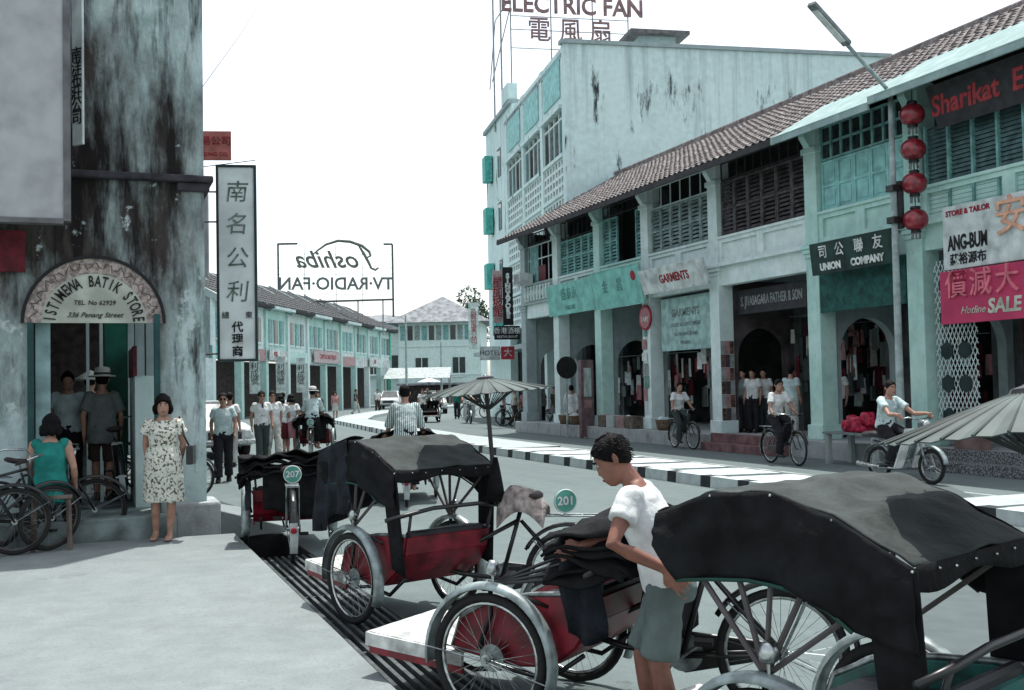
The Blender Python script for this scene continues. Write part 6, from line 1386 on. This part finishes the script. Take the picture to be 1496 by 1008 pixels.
stand(426, 666, 'woman in white blouse and pink skirt seen from behind', 10, 1.58, top=WHITEC, bottom=PINKC, female=True, legs='skirt', hairstyle='bob', pose=WALK2)
stand(414, 640, 'person in white further up the left side', 10, 1.6, top=WHITEC, bottom=GREYC)
stand(466, 628, 'man in dark clothes by the far row columns', 200, 1.6, top=GREYC, bottom=BLACKC)
# --- trishaw riders
def rider_tri(t, lab, az_, **kw):
    P_ = cyc(-.98, .99, hx=.36, hy=-.60, hz=.88, fl=(-.68,.24), fr=(-.90,.46), lean=.16)
    return person(lab, t.location, az_, 1.65, P_, **kw)
rider_tri(T0, 'rider in pale shirt and broad white hat seen from behind', 16, top=BLUEC, bottom=BLACKC, legs='short', hat='sun', sleeve=.7)
rider_tri(T5, 'trishaw rider in a striped shirt seen from behind', 15, top=STRIPE, bottom=BLACKC, sleeve=.8, vox=.012)
rider_tri(T6, 'distant rider on the trishaw with the pale parasol', 190, top=GREYC, bottom=BLACKC, legs='short')
person('cyclist in white shirt pedalling past the brown shuttered shop', BK1.location, 184, 1.62, cyc(.24, 1.0, fl=(.55,.22), fr=(.34,.46)), top=WHITEC, bottom=BLACKC, vox=.012, shoes=SHOE)
person('cyclist in white top and green trousers beside the garment shop', BK2.location, 186, 1.6, cyc(.24, 1.0, fl=(.55,.22), fr=(.34,.46)), top=WHITEC, bottom=DKGREY, vox=.013, shoes=SHOE)
person('motorcyclist in pale short-sleeved shirt and glasses', MK1.location, 178, 1.68, cyc(.16, .88, hx=.32, hy=.84, hz=1.06, fl=(.36,.34), fr=(.36,.34), lean=.10), top=BLUEC, bottom=BLACKC, vox=.012, shoes=SHOE)
person('distant motorcyclist coming down the street', MK2.location, 190, 1.65, cyc(.08, .88, hx=.32, hy=.84, hz=1.06, fl=(.36,.34), fr=(.36,.34), lean=.10), top=WHITEC, bottom=BLACKC)
# --- right side pedestrians
stand(790, 629, 'man in grey shirt and white hat walking under the far signs', 20, 1.66, top=GREYC, bottom=BLACKC, hat='sun', pose=WALK)
stand(836, 637, 'man in long white shirt standing by the tall pink board', 30, 1.66, top=WHITEC, bottom=DKGREY, shirt_out=True, sleeve=1.5, pose=WALK2)
stand(735, 622, 'man pushing a bicycle among the parked ones', 100, 1.6, top=WHITEC, bottom=BLACKC)
stand(618, 617, 'person in dark clothes in the distant crowd, beside the pale parasol', 190, 1.62, top=WHITEC, bottom=BLACKC, pose=WALK)
stand(640, 616, 'person in pale shirt in the distant crowd, near the pale car', 180, 1.62, top=KHAKI, bottom=BLACKC, pose=WALK2)
stand(752, 623, 'man in khaki shirt wheeling past the parked bicycles', 110, 1.6, top=KHAKI, bottom=BROWNC, pose=WALK)
stand(768, 622, 'woman in pink blouse walking behind the parked bicycles', 200, 1.52, top=PINKC, bottom=DKGREY, female=True, hairstyle='bob', pose=WALK2)
stand(812, 630, 'man in brown shirt standing by the black round sign', 250, 1.62, top=BROWNC, bottom=GREYC)
stand(490, 612, 'distant woman in pale dress by the far row columns', 190, 1.55, top=PINKC, bottom=KHAKI, female=True, legs='skirt', hairstyle='bob')
stand(520, 606, 'distant man in dark shirt crossing near the far row', 120, 1.64, top=DKGREY, bottom=KHAKI, pose=WALK)
stand(552, 603, 'distant man in white vest beside the bright green pillar', 200, 1.62, top=WHITEC, bottom=BROWNC, pose=WALK2)
stand(668, 612, 'distant woman in green under the edge of the hip-roofed house', 200, 1.55, top=GREENC, bottom=BLACKC, female=True, hairstyle='bob', pose=WALK)
def inside(px, x, lab, az_, z=FL, **kw):
    d = ray(px, 580); t_ = x/d.x; return person(lab, (x, d.y*t_, z), az_, 1.62, shoes=SHOE, **kw)
inside(1086, FX+.7, 'man in grey shirt half hidden by the poster column', 240, top=GREYC, bottom=BLACKC)
inside(1100, FX+.75, 'man in white shirt holding a pale bag on the shop step', 235, top=WHITEC, bottom=BLACKC)
inside(1116, FX+1.1, 'man in white shirt just behind the bag holder', 225, top=WHITEC, bottom=DKGREY)
inside(1156, FX+.5, 'man in pale shirt and light trousers facing into the brown shuttered shop', 60, top=BLUEC, bottom=KHAKI)
inside(1226, FX+.9, 'man in white shirt in the shade of the green blind', 250, top=WHITEC, bottom=BLACKC)
# tall pink board and round sign on post
p = at_z(858, 640, 0); pb_ = thing('notice_board', 'tall narrow pink notice board with white papers by the kerb', 'board', (p.x, p.y, 0), R(20))
MB().b2(-.28, .28, -.06, .06, .05, 2.45).build('panel', mat('board_mauve', (.20,.13,.14), .8, var=.2), pb_, bevel=.01); MB().b2(-.16, .16, -.072, -.06, 1.3, 2.2).build('paper', BW, pb_); MB().b2(-.16, .16, -.072, -.06, .95, 1.2).build('paper', mat('paper_pink', (.38,.22,.22)), pb_)
for sx in (-.24, .24): MB().b2(sx-.03, sx+.03, -.05, .05, 0, .05).build('foot', WOOD, pb_)
p = at_x(827, 537, FX-.6); pz = p.z
rp_ = thing('road_sign', 'black back of a round road sign on a slim post', 'road sign', (p.x, p.y, 0)); MB().tube([(0,0,0),(0,0,pz+.2)], .035, 8).build('post', LAMPM, rp_); MB().lathe([(.36,-.02),(.36,.0)], 28, (-.0,-.06,pz), Matrix.Rotation(pi/2, 3, 'X') @ Matrix.Rotation(0, 3, 'Z')).build('disc', BLACKMET, rp_)
# baskets and sacks set out before the shops
random.seed(23)
for k_, yq in enumerate((33.4, 32.6, 30.2, 28.7, 26.7)):
    bs = thing('basket', ['round cane basket before the closed teal shutters', 'cane basket of cloth beside the round cane basket', 'cane basket by the arched doorway column', 'cane basket of papers beside the whitewashed column', 'cane basket on the garment shop step'][k_], 'basket', (FX-.18, yq, FL))
    MB().lathe([(.15,0),(.19,.12),(.22,.28),(.225,.30),(.205,.30),(.17,.05)], 18).build('weave', mat('cane', (.22,.16,.11), .85, var=.35, scale=30), bs, smooth=True)
    q = MB(); q.sphere((0,0,.27), (.19,.19,.10), 12, 8); q.v = [(a+.02*sin(40*b), b, c_+.03*sin(31*a+k_)) for a, b, c_ in q.v]; q.build('contents', [KHAKI, WHITEC, PINKC, BW, BLUEC][k_], bs, smooth=True)
# crates and sacks at the kerb
random.seed(9)
for k_, (px, py) in enumerate(((885, 612), (897, 611), (912, 622), (925, 620))):
    p = at_x(px, py, FX-.25); tag(MB().box((FX-.2, p.y, FL+.18), (.4,.5,.36)).build('crate', [WOOD, WHITEP, mat('crate_pink', (.3,.2,.2), .8), WOOD][k_], bevel=.01), ['brown crate by the arched doorway', 'white box beside the brown crate', 'pinkish carton by the whitewashed column', 'brown carton beside the pinkish one'][k_], 'crate')
p = at_x(1412, 655, FX-.3); tag(MB().box((FX-.15, p.y, FL+.22), (.4,.5,.5)).build('carton', mat('carton_brown', (.19,.13,.12), .85), bevel=.01), 'brown cardboard carton on the terrazzo step', 'carton')
